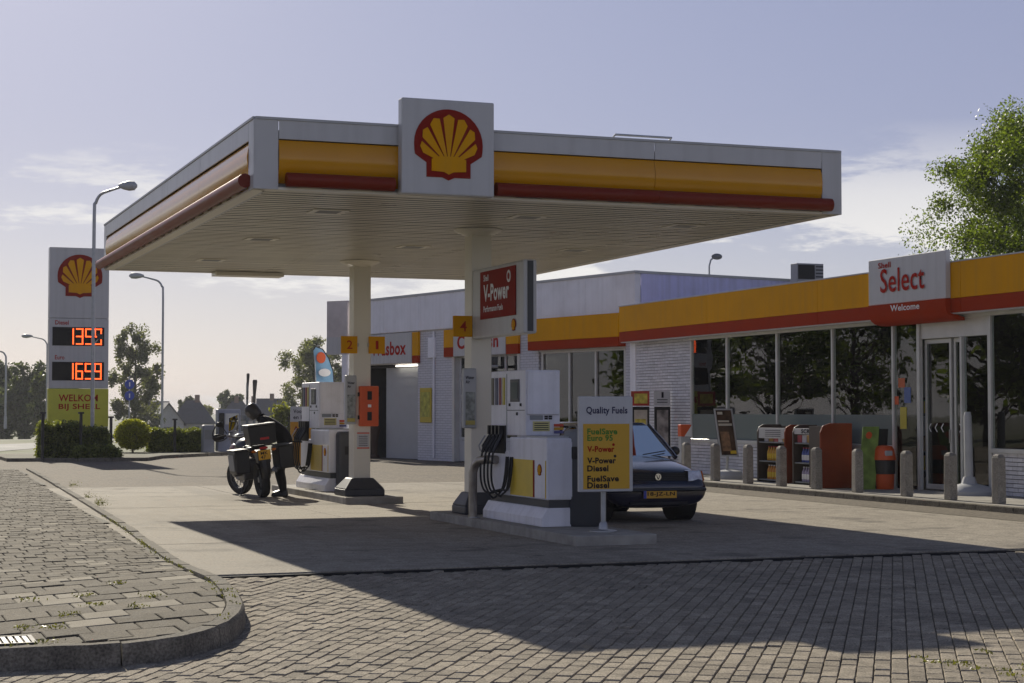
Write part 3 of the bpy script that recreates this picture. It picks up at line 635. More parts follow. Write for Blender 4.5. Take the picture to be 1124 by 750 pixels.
# ---- waste bin
t = thing('waste_bin', 'tall round dark grey waste bin behind the fuel price board', 'bin', (8.92, 21.10, .12))
c = (8.90, 21.08, 0)
MB().lathe(c, [(.235, .12), (.25, .16), (.25, .98)], 28).build('drum', dgrey, t, smooth=True)
MB().lathe(c, [(.252, .98), (.256, 1.0), (.256, 1.12), (.252, 1.14)], 28).build('band', dark, t, smooth=True)
MB().lathe(c, [(.25, 1.14), (.25, 1.26), (.235, 1.33), (.17, 1.36)], 28).build('hood', grey, t, smooth=True)
# ---- Quality Fuels board on its pole
t = thing('price_board', 'white and yellow fuel price board on a steel pole at the island end', 'sign', (8.70, 19.98, .12))
f = FY(8.34, 19.86, .61)
MB().fbox(f, 0, .715, 0, 1.165, -.07, 0).build('board', white, t, bev=.012)
yp = MB().fbox(f, .05, .665, .035, .83, 0, .006).build('yellow_panel', mat('poster_yellow', (.68, .38, .02), .5, var=.04), t)
lettering('Quality Fuels', f, .09, .93, .55, .11, mat('lettering_navy', (.02, .02, .07), .5), t, bold=.025, c=.004)
for tx, b, wd, m_ in (('FuelSave', .70, .40, textgr), ('Euro 95', .62, .34, textgr), ('V-Power', .485, .36, textred), ('V-Power', .345, .38, textdk), ('Diesel', .25, .28, textdk), ('FuelSave', .125, .42, textdk), ('Diesel', .045, .29, textdk)):
    lettering(tx, f, .10, b, wd, .075, m_, yp, bold=.03, c=.010)
for a, b, m_ in ((.45, .575, textred), (.47, .435, textdk)):
    MB().prism(f, [(a+.018*math.cos(q*.8), b+.018*math.sin(q*.8)) for q in range(8)], .006, .009).build('ring', m_, yp)
MB().cyl((8.70, 19.96, .13), (8.70, 19.96, .9), .032).build('pole', galv, t, smooth=True)
MB().lathe((8.70, 19.96, 0), [(.17, .12), (.17, .135), (.06, .15), (.05, .22), (.035, .24)], 20).build('foot', galv, t, smooth=True)
# ================================================================== SHOP
WX, FXX = 19.10, 18.78; SY0, SY1 = 17.0, 42.05
shop = thing('shop_building', 'low shop with yellow and red fascia, white brick and big windows', 'building', (22, 30, .1))
WF = Fr((WX, 0, 0), (0, -1, 0), (-1, 0, 0))                 # a = -y
ymul = [38.49, 36.64, 34.28, 31.94, 29.67]; ydoor = [28.79, 27.86, 27.41, 26.55]; yr = [26.55, 24.2, 21.8, 19.4]
SILL, HEAD = .88, 3.30
m = MB(); m.box(WX+.10, WX+.24, 38.55, 42.0, .0, 4.1); m.box(WX+.10, WX+.24, 29.67, 38.55, .0, SILL-.03); m.box(WX+.10, WX+.24, SY0, 26.5, .0, SILL-.03)
m.build('wall_core', mortar, shop)
m = MB(); m.box(WX+.06, 27.5, 16.9, SY1, 4.0, 4.12); m.build('roof', roofm, shop)
MB().box(27.4, 27.6, 16.9, SY1, 0, 4.0).build('rear_wall', whitew, shop); MB().box(WX+.25, 27.4, SY0-.2, SY0, 0, 4.0).build('side_wall', whitew, shop)
MB().box(WX+.25, 27.4, SY1-.1, SY1+.1, 0, 4.0).build('side_wall', whitew, shop)
MB().box(WX+.25, 27.4, SY0, SY1-.1, .0, .10).build('floor', mat('shop_floor', (.30, .29, .27), .3), shop)
MB().box(WX+.25, 27.4, SY0, SY1-.1, 3.35, 3.40).build('ceiling', mat('shop_ceiling', (.55, .55, .53), .8), shop)
# painted bricks laid one by one
bricks = []; BL, BH = .288, .0735
def lay(y0, y1, z0, z1):
    n = int(round((z1-z0)/BH)); h = (z1-z0)/n
    for r in range(n):
        y = y1-(BL*.5 if r % 2 else 0)
        first = True
        ylist = []
        cur = y1
        if r % 2: ylist.append((cur-BL/2, cur)); cur -= BL/2
        while cur > y0+.02: ylist.append((max(y0, cur-BL), cur)); cur -= BL
        for a, b in ylist: bricks.append((a+.006, b-.006, z0+r*h+.008, z0+(r+1)*h-.004))
lay(38.56, 41.70, .10, 3.36); lay(29.72, 38.56, .10, SILL-.03); lay(SY0, 26.50, .10, SILL-.03)
def bshow(b):
    yc = (b[0]+b[1])/2
    hid = 0 if yc > 23.6 else 200
    return yc+hid+(40 if 31.0 < yc < 34.2 else 0)
bricks.sort(key=bshow); brest = MB(); bmesh_cache = {}
for n_, (a, b, z0, z1) in enumerate(bricks):
    o_ = rng.gauss(0, .0016)
    if n_ < 300:
        key = (round(b-a, 3), round(z1-z0, 3))
        if key not in bmesh_cache:
            o = MB().box(0, .095, -(b-a)/2, (b-a)/2, -(z1-z0)/2, (z1-z0)/2).build('brick', brickp, shop, local=True); bmesh_cache[key] = o.data
        else:
            o = bpy.data.objects.new('brick', bmesh_cache[key]); col.objects.link(o); o.parent = shop
        o.location = V((WX+.004+o_, (a+b)/2, (z0+z1)/2))-V(shop.location)
    else: brest.box(WX+.004+o_, WX+.099, a, b, z0, z1)
rest(brest, 'brick', brickp, shop)
MB().box(WX-.02, WX+.26, 41.70, 42.02, .05, 3.37).build('pilaster', whitew, shop, bev=.01)
# window frames and panes
def bar(y0, y1, z0, z1, x0=WX-.02, x1=WX+.06, name='window_frame', m_=alu): return MB().box(x0, x1, y0, y1, z0, z1).build(name, m_, shop, bev=.004, seg=1)
bar(17.1, 38.56, HEAD, HEAD+.07); bar(29.70, 38.56, SILL-.03, SILL+.05, WX-.05, WX+.10, 'sill'); bar(17.1, 26.50, SILL-.03, SILL+.05, WX-.05, WX+.10, 'sill')
for i, y in enumerate(ymul): bar(y-.03, y+.03, SILL+.05 if i < 4 else .1, HEAD)
for y in (28.79, 26.55): bar(y-.045, y+.045, .1, HEAD)
for y in (24.2, 21.8, 19.4): bar(y-.03, y+.03, SILL+.05, HEAD)
def pane(y0, y1, z0, z1, x=WX+.02, g=gl_shop, nm='pane'): return MB().box(x, x+.008, y0, y1, z0, z1).build(nm, g, shop)
for a, b in zip(ymul, ymul[1:]): pane(b+.035, a-.035, SILL+.055, HEAD-.005)
for a, b in zip(yr, yr[1:]): pane(b+.035, a-.05 if a == 26.55 else a-.035, SILL+.055, HEAD-.005)
pane(28.84, 29.635, .14, HEAD-.005)
# frosted lower band in the shop windows
frost = glass('frosted_film', (.55, .62, .60), 1.5, .3)
ft = frost.node_tree; fd_ = ft.nodes.new('ShaderNodeBsdfDiffuse'); fd_.inputs[0].default_value = (.30, .36, .34, 1); fm_ = ft.nodes.new('ShaderNodeMixShader'); fm_.inputs[0].default_value = .55
fo_ = [n for n in ft.nodes if n.type == 'OUTPUT_MATERIAL'][0]; fs_ = fo_.inputs[0].links[0].from_socket; ft.links.new(fs_, fm_.inputs[1]); ft.links.new(fd_.outputs[0], fm_.inputs[2]); ft.links.new(fm_.outputs[0], fo_.inputs[0])
for a, b in zip(ymul, ymul[1:]): MB().box(WX+.012, WX+.014, b+.04, a-.04, SILL+.06, 1.52).build('frosted_film', frost, shop)
# sliding doors
for y0, y1, x in ((27.88, 28.74, WX+.10), (27.02, 27.84, WX+.13)):
    d = MB()
    for q0, q1, z0, z1 in ((y0, y0+.06, .12, 2.95), (y1-.06, y1, .12, 2.95), (y0+.06, y1-.06, .12, .22), (y0+.06, y1-.06, 2.87, 2.95)): d.box(x, x+.05, q0, q1, z0, z1)
    dd = d.build('door', alu, shop, bev=.004, seg=1)
    MB().box(x+.02, x+.028, y0+.06, y1-.06, .22, 2.87).build('pane', gl_shop, dd)
    fd = Fr((x+.015, y1, 0), (0, -1, 0), (-1, 0, 0))
    for k_ in range(3):
        a = .16+k_*.2; s_ = 1 if y0 < 27.5 else -1
        MB().add([fd.P(a, 1.20), fd.P(a+.07*s_, 1.28), fd.P(a, 1.36), fd.P(a-.03*s_, 1.36), fd.P(a+.04*s_, 1.28), fd.P(a-.03*s_, 1.20)], [(0, 1, 4, 5), (1, 2, 3, 4)]).build('arrow_mark', textwh, dd)
    MB().box(x-.03, x, y0+.015, y0+.045, 1.0, 1.25).build('door_handle', steel, dd)
bar(26.6, 28.74, 2.96, HEAD, WX+.02, WX+.16, 'door_header'); bar(27.38, 27.44, .1, 2.96)
pane(26.6, 27.37, .14, 2.955, WX+.04)
# small stickers on the narrow window
for y, z, h, c in ((29.4, 2.05, .18, (.55, .12, .03)), (29.2, 1.75, .3, (.10, .16, .40)), (29.35, 1.25, .42, (.60, .50, .05)), (29.62, 1.72, .16, (.7, .12, .03))):
    MB().box(WX+.012, WX+.016, y-.11, y+.11, z, z+h).build('sticker', mat('sticker_%d' % int(z*100), c, .5), shop)
# fascia
n = 5
for i in range(n):
    a0, a1 = 42.05-(42.05-16.9)*i/n, 42.05-(42.05-16.9)*(i+1)/n
    MB().box(FXX, WX+.05, a1+.004, a0-.004, 3.645, 4.30).build('yellow_fascia', yellow, shop, bev=.006, seg=1)
    MB().box(FXX+.004, WX+.05, a1+.004, a0-.004, 3.385, 3.641).build('red_fascia', red, shop, bev=.006, seg=1)
MB().box(FXX-.01, WX+.08, 16.9, 42.06, 4.30, 4.325).build('fascia_cap', lgrey, shop)
MB().box(FXX+.03, WX-.03, 16.95, 42.0, 3.36, 3.383).build('fascia_soffit', white, shop)
# illuminated sign box over the door
sg = thing('shop_sign', 'white sign box with red lettering over the shop entrance', 'sign', (18.7, 28.5, 3.2))
SF = Fr((18.66, 29.84, 3.645), (0, -1, 0), (-1, 0, 0))
MB().box(18.665, 18.775, 27.25, 29.84, 3.645, 4.53).build('sign_box', white, sg, bev=.012)
prof = [(18.655, 3.642), (18.658, 3.52), (18.675, 3.42), (18.72, 3.34), (18.80, 3.285), (18.93, 3.255), (19.07, 3.25), (19.07, 3.30), (18.90, 3.355), (18.774, 3.375), (18.774, 3.642)]
MB().prism(Fr((0, 27.25, 0), (1, 0, 0), (0, 1, 0)), prof, 0, 2.59).build('red_skirt', red, sg, smooth=True)
lettering('Shell', SF, .36, .70, .44, .11, textred, sg, bold=.02)
lettering('Select', SF, .44, .22, 1.50, .46, textred, sg, bold=.010, c=.012)
lettering('Welcome', SF, .78, -.15, .98, .12, textwh, sg, bold=.02, c=.006)
# things inside the shop
for i, (x, y) in enumerate([(22.5, 37.2), (22.8, 34.2), (23.2, 31.4), (23.0, 24.5)]):
    t = thing('store_shelf', ['dark store shelf inside the window nearest the brick wall', 'dark store shelf inside the second window from the brick wall', 'dark store shelf inside the window left of the door', 'dark store shelf inside the window right of the door'][i], 'shelf', (x, y, .1), group='store shelves inside the shop')
    MB().box(x, x+.5, y-.9, y+.9, .1, 1.9).build('back_panel', mat('shelf_dark', (.06, .055, .05), .6), t)
    for k_ in range(4):
        MB().box(x-.35, x, y-.9, y+.9, .25+k_*.42, .28+k_*.42).build('shelf_board', grey, t)
        for q_ in range(7):
            hh = rng.uniform(.16, .34); cc_ = rng.choice([(.55, .10, .05), (.6, .45, .06), (.7, .7, .68), (.10, .20, .45), (.12, .35, .12), (.45, .30, .18)])
            MB().box(x-.30, x-.05, y-.86+q_*.25, y-.64+q_*.25, .285+k_*.42, .285+k_*.42+hh).build('goods', mat('goods_%d' % int(cc_[0]*100+cc_[1]*10), cc_, .5), t)
for i, (y, z0, z1, c_) in enumerate([(37.6, 2.35, 2.75, (.55, .13, .03)), (35.6, 2.2, 2.9, (.60, .25, .04)), (33.2, 1.5, 1.9, (.55, .57, .6)), (30.6, 1.1, 1.5, (.6, .6, .62)), (25.4, 1.6, 2.0, (.62, .62, .60)), (24.9, 2.1, 2.5, (.5, .5, .5))]):
    t = thing('hanging_poster', ['orange hanging poster inside the window nearest the brick wall', 'tall orange hanging poster inside the second shop window', 'grey hanging poster inside the third shop window', 'white low poster inside the window left of the narrow pane', 'white poster inside the window right of the door', 'grey upper poster inside the window right of the door'][i], 'poster', (20.2, y, z0), group='posters hung inside the shop windows')
    MB().box(20.2, 20.215, y-.42, y+.42, z0, z1).build('sheet', mat('hang_%d' % i, c_, .5, var=.3, vs=6), t); MB().tube([(20.207, y-.3, z1), (20.207, y-.3, 3.34)], .006, 5).tube([(20.207, y+.3, z1), (20.207, y+.3, 3.34)], .006, 5).build('string', lgrey, t)
for i, y in enumerate((35.9, 33.1, 30.5)):
    t = thing('inner_column', ['slim white column inside the second shop window', 'slim white column inside the third shop window', 'slim white column inside the fourth shop window'][i], 'column', (21.2, y, .1), group='slim columns inside the shop'); MB().box(21.15, 21.3, y-.07, y+.07, .1, 3.34).build('shaft', lgrey, t); MB().box(21.1, 21.35, y-.12, y+.12, .1, .2).build('foot', lgrey, t)
MB_c = thing('service_counter', 'dark service counter inside the shop behind the windows', 'counter', (24.5, 29, .1))
MB().box(24, 24.7, 26.5, 33, .1, 1.15).build('counter_front', mat('counter_dark', (.10, .07, .05), .5), MB_c); MB().box(23.95, 24.8, 26.4, 33.1, 1.15, 1.2).build('counter_top', lgrey, MB_c)
# ================================================================== CAR WASH BUILDING (turned a little from the shop)
A0 = V((20.02, 43.57, 0)); dW = V((-.225, .974, 0)).normalized(); nW = V((-dW.y, dW.x, 0))
wash = thing('car_wash_building', 'white flat roofed car wash building behind the forecourt', 'building', (19, 50, 0))
CF = Fr(A0, dW, nW)                                          # a = distance from the near corner, c outwards
def wb(name, a0, a1, b0, b1, c0, c1, m_, par=None, bev=0): return MB().fbox(CF, a0, a1, b0, b1, c0, c1).build(name, m_, par or wash, bev=bev, seg=1)
LW = 16.1
wbrick = bpy.data.materials.new('white_wall_brick'); wbrick.use_nodes = True
t_ = wbrick.node_tree; b_ = t_.nodes['Principled BSDF']; br = t_.nodes.new('ShaderNodeTexBrick'); tcx = t_.nodes.new('ShaderNodeTexCoord'); mpx = t_.nodes.new('ShaderNodeMapping')
mpx.inputs['Rotation'].default_value = (R(90), 0, 0); br.inputs['Color1'].default_value = (.66, .66, .70, 1); br.inputs['Color2'].default_value = (.60, .60, .64, 1); br.inputs['Mortar'].default_value = (.40, .40, .43, 1)
br.inputs['Scale'].default_value = 1; br.inputs['Brick Width'].default_value = .30; br.inputs['Row Height'].default_value = .08; br.inputs['Mortar Size'].default_value = .008
cmb = t_.nodes.new('ShaderNodeCombineXYZ'); spx = t_.nodes.new('ShaderNodeSeparateXYZ')
t_.links.new(tcx.outputs['Object'], spx.inputs[0]); t_.links.new(spx.outputs[1], cmb.inputs[0]); t_.links.new(spx.outputs[2], cmb.inputs[1]); t_.links.new(cmb.outputs[0], br.inputs['Vector'])
t_.links.new(br.outputs['Color'], b_.inputs['Base Color']); bpn = t_.nodes.new('ShaderNodeBump'); bpn.inputs['Strength'].default_value = .5; bpn.inputs['Distance'].default_value = .01; bpn.invert = True
t_.links.new(br.outputs['Fac'], bpn.inputs['Height']); t_.links.new(bpn.outputs[0], b_.inputs['Normal']); b_.inputs['Roughness'].default_value = .65
# wall piers between the openings
for a0, a1 in ((.0, .55), (4.75, 5.72), (9.55, 11.70), (15.7, LW)): wb('wall_pier', a0, a1, 0, 4.2, -.30, 0, wbrick)
wb('wall_pier', .55, 4.75, 0, .58, -.30, 0, wbrick)
wb('lintel', .55, 4.75, 3.33, 4.2, -.30, -.02, whitew); wb('lintel', 5.72, 9.55, 3.36, 4.2, -.30, -.02, whitew); wb('lintel', 11.70, 15.7, 3.15, 4.2, -.30, -.02, whitew)
# upper cladding in wide sheets
for i in range(7): wb('cladding_sheet', LW*i/7+.004, LW*(i+1)/7-.004, 4.2, 5.33, -.10, .10, whitew, bev=.006)
wb('roof_trim', -.05, LW+.05, 5.33, 5.40, -.14, .13, lgrey)
MB().fbox(CF, .1, LW, 5.0, 5.1, -13.8, -.14).build('roof', roofm, wash)
EF = Fr(A0+dW*0, -nW, -dW)                                    # near end wall: a runs away from the front
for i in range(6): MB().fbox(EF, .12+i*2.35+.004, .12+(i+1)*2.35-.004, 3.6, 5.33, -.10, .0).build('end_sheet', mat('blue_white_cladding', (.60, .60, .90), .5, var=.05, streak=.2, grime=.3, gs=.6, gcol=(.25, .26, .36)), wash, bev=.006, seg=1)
MB().fbox(EF, -.1, 14.3, 5.33, 5.40, -.14, .03).build('roof_trim', lgrey, wash)
MB().fbox(EF, .31, 14.2, 0, 3.6, -.2, -.02).build('end_wall', wbrick, wash)
MB().fbox(CF, 0.3, LW, 0, 5.0, -14.1, -13.9).build('rear_wall', whitew, wash)
MB().fbox(CF, LW-.2, LW, 0, 5.0, -13.9, -.31).build('far_wall', whitew, wash)
# wash box bay with pale roller door standing back, tube lamp
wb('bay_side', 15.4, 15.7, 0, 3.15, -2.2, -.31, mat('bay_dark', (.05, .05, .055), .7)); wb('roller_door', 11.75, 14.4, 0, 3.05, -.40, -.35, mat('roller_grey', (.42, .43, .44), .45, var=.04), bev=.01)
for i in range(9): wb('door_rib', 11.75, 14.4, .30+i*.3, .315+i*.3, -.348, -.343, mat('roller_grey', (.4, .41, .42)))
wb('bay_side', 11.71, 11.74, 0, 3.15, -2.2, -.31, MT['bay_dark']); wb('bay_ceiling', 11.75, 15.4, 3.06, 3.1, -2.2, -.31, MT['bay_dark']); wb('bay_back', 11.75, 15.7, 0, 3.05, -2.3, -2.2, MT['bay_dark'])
tl = wb('tube_lamp', 12.0, 13.5, 3.07, 3.12, -.28, -.2, lampw)
# sign boards and yellow strips
s1 = wb('sign_board', 11.95, 15.0, 3.17, 4.16, .005, .10, white, bev=.01); wb('yellow_strip', 11.55, 11.93, 3.40, 4.16, .005, .09, yellow); wb('red_strip', 11.55, 11.93, 3.15, 3.395, .005, .088, red)
CFr = Fr(A0+dW*15.0, -dW, nW)
lettering('Wasbox', CFr, .35, 3.44, 2.35, .46, textred, s1, bold=.03, c=.104)
s2 = wb('sign_board', 6.38, 9.36, 3.30, 4.16, .005, .10, white, bev=.01); wb('yellow_strip', 9.38, 9.95, 3.60, 4.16, .005, .09, yellow); wb('red_strip', 9.38, 9.95, 3.30, 3.595, .005, .088, red)
wb('yellow_strip', 5.70, 6.36, 3.60, 4.16, .005, .09, yellow); wb('red_strip', 5.70, 6.36, 3.30, 3.595, .005, .088, red)
CFr2 = Fr(A0+dW*9.36, -dW, nW)
lettering('Carwash', CFr2, .25, 3.52, 2.35, .44, textred, s2, bold=.03, c=.104)
# sectional door of the car wash with windows
wb('door_frame', 9.42, 9.55, 0, 3.36, -.28, .02, alu); wb('door_frame', 5.72, 5.85, 0, 3.36, -.28, .02, alu)
for i in range(5):
    z0 = .02+i*.665; fr_m = MB()
    if i == 0: wb('door_panel', 5.86, 9.41, z0, z0+.655, -.22, -.16, white, bev=.006)
    else:
        fr_m.fbox(CF, 5.86, 9.41, z0, z0+.09, -.22, -.16); fr_m.fbox(CF, 5.86, 9.41, z0+.57, z0+.655, -.22, -.16)
        for k_ in range(5): fr_m.fbox(CF, 5.86+k_*.86, 5.95+k_*.865, z0+.09, z0+.57, -.22, -.16)
        p = fr_m.build('door_panel', white, wash)
        for k_ in range(4): wb('pane', 5.95+k_*.86, 6.72+k_*.865, z0+.09, z0+.57, -.20, -.19, gl_dark, p)
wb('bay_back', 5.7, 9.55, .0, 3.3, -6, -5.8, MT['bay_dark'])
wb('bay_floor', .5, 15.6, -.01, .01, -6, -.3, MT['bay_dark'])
wb('wall_lamp_arm', 7.30, 7.36, 2.98, 3.25, .0, .10, lgrey); wb('wall_lamp', 6.75, 7.75, 2.90, 2.98, .10, .35, lgrey, bev=.02)
# office windows with blinds and their fascia box
wb('yellow_fascia', .52, 4.92, 3.62, 4.27, .01, .28, yellow, bev=.006); wb('red_fascia', .522, 4.918, 3.36, 3.616, .01, .278, red, bev=.006)
for a in (.62, 1.97, 3.24, 4.60): wb('window_frame', a-.04, a+.04, .60, 3.33, -.12, -.02, alu)
wb('window_frame', .58, 4.64, .58, .66, -.13, .0, alu); wb('window_frame', .58, 4.64, 3.26, 3.33, -.13, -.01, alu)
for a, b in ((.66, 1.93), (2.01, 3.20), (3.28, 4.56)):
    wb('pane', a, b, .66, 3.26, -.08, -.07, gl_dark)
    bl = MB(); n_ = 34
    for k_ in range(n_): bl.fbox(CF, a, b, .68+k_*2.55/n_, .68+k_*2.55/n_+.045, -.20, -.195)
    bl.build('blind', mat('blind', (.30, .33, .30), .7), wash)
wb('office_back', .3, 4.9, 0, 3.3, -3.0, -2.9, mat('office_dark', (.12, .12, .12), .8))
# poster, pipe on the pier
wb('poster_frame', 10.80, 11.50, 1.22, 2.34, .002, .05, mat('poster_lime', (.55, .42, .04), .4), bev=.01); wb('poster', 10.86, 11.44, 1.40, 2.20, .05, .055, mat('poster_green', (.42, .40, .06), .3, var=.4, vs=6))
MB().tube([CF.P(10.62, .1, .05), CF.P(10.62, 4.15, .05)], .035, 8).build('downpipe', whitew, wash, smooth=True)
wb('junction_box', 10.55, 10.95, 3.3, 3.95, .0, .08, whitew, bev=.01)
# panel wing at the far end
wg = thing('wing_panel', 'pale upright wing panel at the far end of the car wash', 'panel', (15.2, 61, 0))
p0, p1 = CF.P(LW+.02, 0, .25), CF.P(LW+.80, 0, .62)
dd = (p1-p0).normalized(); WFr = Fr(p0, dd, (-dd.y, dd.x, 0))
MB().fbox(WFr, 0, (p1-p0).length, 3.55, 5.42, -.18, 0).build('panel', mat('pinkish_panel', (.66, .60, .58), .6, var=.08, vs=2, grime=.3), wg, bev=.01)
MB().fbox(WFr, .02, .22, 0, 3.55, -.16, -.02).build('post', whitew, wg)
MB().fbox(WFr, .0, (p1-p0).length, 3.55, 4.15, .0, .006).build('lower_strip', white, wg)
# dark coiled hose stand by the wash box
hs_ = thing('hose_stand', 'dark brown narrow hose stand beside the wash box opening', 'stand', CF.P(14.75, 0, -.1))
q = CF.P(14.75, 0, -.1); MB().lathe((q.x, q.y, 0), [(.18, 0), (.18, .05), (.10, .12), (.12, .6), (.2, .95), (.16, 1.15), (.06, 1.25)], 14).build('stand_body', mat('dark_brown', (.05, .025, .018), .7), hs_, smooth=True)
# roof furniture
t = thing('air_conditioner', 'dark air conditioning unit on the roof behind the yellow fascia', 'air conditioner', (26.6, 41.0, 5.0))
ac = FY(0, 41.0, 0); a0 = ony(875, 300, 41.0); a1 = ony(904, 300, 41.0); zt = ony(880, 289, 41.0).z
MB().box(a0.x, a1.x, 41.0, 41.35, 4.2, zt).build('casing', mat('ac_grey', (.33, .33, .35), .5), t, bev=.01)
MB().fbox(FY(a0.x, 41.0, 0), .03, (a1.x-a0.x)*.66, zt-.42, zt-.04, 0, .01).build('fan_grille', dark, t)
for i in range(4): MB().fbox(FY(a0.x, 41.0, 0), (a1.x-a0.x)*.70, (a1.x-a0.x)*.98, zt-.10-i*.09, zt-.06-i*.09, 0, .012).build('slat', dgrey, t)
q = EF.P(2.6, 5.40, -.1)
t = thing('roof_lamp', 'small floodlight on a bent arm on the car wash roof', 'lamp', q)
MB().tube([q, q+V((0, 0, .25)), q+V((.05, 0, .42)), q+V((.16, 0, .50))], .025).build('arm', galv, t); MB().ball(q+V((.24, 0, .52)), (.17, .10, .09)).build('lamp_head', grey, t, smooth=True)
q = CF.P(13.1, 5.40, -3)
tag(MB().cyl(q-V((0, 0, .4)), q+V((0, 0, 4)), .04).build('antenna_mast', grey, loc=q), 'thin grey mast rising from the car wash roof', 'mast')
# ================================================================== BY THE SHOP FRONT
for i, y in enumerate((35.33, 33.93, 32.46, 31.07, 29.71, 28.24, 26.63, 25.31, 23.98)):
    lab = ['concrete bollard beside the red and white box at the brick wall', 'concrete bollard left of the coffee poster stand', 'concrete bollard right of the coffee poster stand', 'concrete bollard in front of the first goods rack', 'concrete bollard in front of the second goods rack', 'concrete bollard in front of the tilted green board', 'concrete bollard between the red bin and the shop door', 'concrete bollard left of the grey parasol pole', 'rightmost concrete bollard, before the brick under the window'][i]
    t = thing('bollard', lab, 'bollard', (17.4, y, .1), rng.gauss(0, .1), 'concrete bollards along the kerb')
    MB().hexa([(-.085, -.085, 0), (.085, -.085, 0), (.085, .085, 0), (-.085, .085, 0), (-.08, -.08, .76), (.08, -.08, .76), (.08, .08, .76), (-.08, .08, .76)]).build('post', bollc, t, bev=.02, local=True)
    MB().hexa([(-.075, -.075, .76), (.075, -.075, .76), (.075, .075, .76), (-.075, .075, .76), (-.04, -.04, .80), (.04, -.04, .80), (.04, .04, .80), (-.04, .04, .80)]).build('cap', bollc, t, bev=.01, local=True)
t = thing('warning_box', 'small red and white box on the brick wall behind a bollard', 'box', (18.2, 37.2, .1)); q = ony(753, 480, 37.2)
MB().box(q.x-.13, q.x+.13, 37.2, 37.35, .1, 1.0).build('post_panel', lgrey, t, bev=.01); MB().box(q.x-.14, q.x+.14, 37.19, 37.36, 1.0, 1.28).build('red_head', orange, t, bev=.02)
MB().add([(q.x-.05, 37.186, 1.0), (q.x+.138, 37.186, 1.0), (q.x+.138, 37.186, 1.26)], [(0, 1, 2)]).build('white_flash', textwh, t)
# poster stands by the brick wall
pst = [mat('poster_red', (.42, .05, .03), .4, var=.3, vs=9), mat('poster_yel', (.60, .50, .08), .4, var=.35, vs=8), mat('poster_pale', (.55, .50, .42), .4, var=.15, vs=5), mat('poster_photo', (.30, .27, .25), .35, var=.7, vs=4)]
for i, (xa, xb) in enumerate(((693, 713), (718, 736))):
    a, b = ony(xa, 450, 39.5).x, ony(xb, 450, 39.5).x; f = FY(a, 39.5, 0); w_ = b-a
    t = thing('poster_stand', ['poster stand with a red and yellow header before the brick wall', 'poster stand with a white header before the brick wall'][i], 'poster stand', ((a+b)/2, 39.5, .1), group='poster stands at the brick wall')
    MB().fbox(f, 0, w_, 1.72, 2.08, -.03, 0).build('header', pst[0] if i == 0 else white, t, bev=.006)
    if i == 0: MB().fbox(f, .08, w_-.06, 1.78, 2.02, 0, .004).build('header_print', pst[1], t)
    else:
        for k_ in range(2): MB().fbox(f, .08, w_-.08, 1.80+k_*.06, 1.82+k_*.06, 0, .003).build('print_line', textdk, t)
        MB().fbox(f, w_*.45, w_*.58, 1.92, 2.06, 0, .003).build('print_mark', textdk, t)
    MB().fbox(f, .02, .07, .1, 1.70, -.04, .01).fbox(f, w_-.06, w_-.01, .1, 1.70, -.04, .01).fbox(f, .07, w_-.06, 1.62, 1.70, -.04, .01).fbox(f, .07, w_-.06, .55, .63, -.04, .01).build('frame', dark, t)
    MB().fbox(f, .07, w_-.06, .63, 1.62, -.03, -.005).build('poster', pst[2+i] if i == 0 else pst[3], t)
    if i == 0: MB().fbox(f, .10, w_-.10, .95, 1.40, -.005, -.002).build('poster_print', pst[1], t)
# coffee poster on a weighted foot
t = thing('poster_stand', 'leaning brown coffee poster on a grey weighted foot', 'poster stand', (18.15, 34.7, .1))
a = onz(789, 527, .1); f = Fr((18.02, 34.75, .1), (1, .05, 0), (.05, -1, .08), (-.10, .10, 1))
FW_, FH = .46, 1.02; z0 = .50
MB().fbox(f, 0, FW_, z0, z0+FH+.04, -.03, -.005).build('back', dgrey, t)
MB().fbox(f, 0, .03, z0, z0+FH+.04, -.004, .02).fbox(f, FW_-.03, FW_, z0, z0+FH+.04, -.004, .02).fbox(f, .03, FW_-.03, z0, z0+.03, -.004, .02).fbox(f, .03, FW_-.03, z0+FH+.01, z0+FH+.04, -.004, .02).build('frame', lgrey, t)
MB().fbox(f, .035, FW_-.035, z0+.035, z0+FH+.005, -.003, .004).build('poster', mat('coffee_poster', (.085, .05, .03), .25, var=.5, vs=5), t)
MB().fbox(f, .08, .30, z0+.12, z0+.55, .004, .006).build('poster_print', mat('coffee_print', (.30, .17, .09), .3, var=.6, vs=7), t)
MB().fbox(f, .06, .40, z0+.68, z0+.73, .004, .006).fbox(f, .06, .34, z0+.76, z0+.80, .004, .006).fbox(f, .07, .20, z0+.93, z0+.99, .004, .006).build('print_line', mat('print_cream', (.6, .55, .45), .5), t)
MB().fbox(f, .27, .42, z0+.06, z0+.13, .004, .006).build('price_tag', pump_yel, t)
MB().tube([(18.15, 34.85, .2), (18.15, 34.80, .62)], .03).build('post', galv, t)
MB().lathe((18.2, 34.85, .1), [(.36, 0), (.36, .08), (.28, .17), (.12, .20)], 24, 0, Matrix.Diagonal((1, .8, 1))).build('foot', lgrey, t, smooth=True)
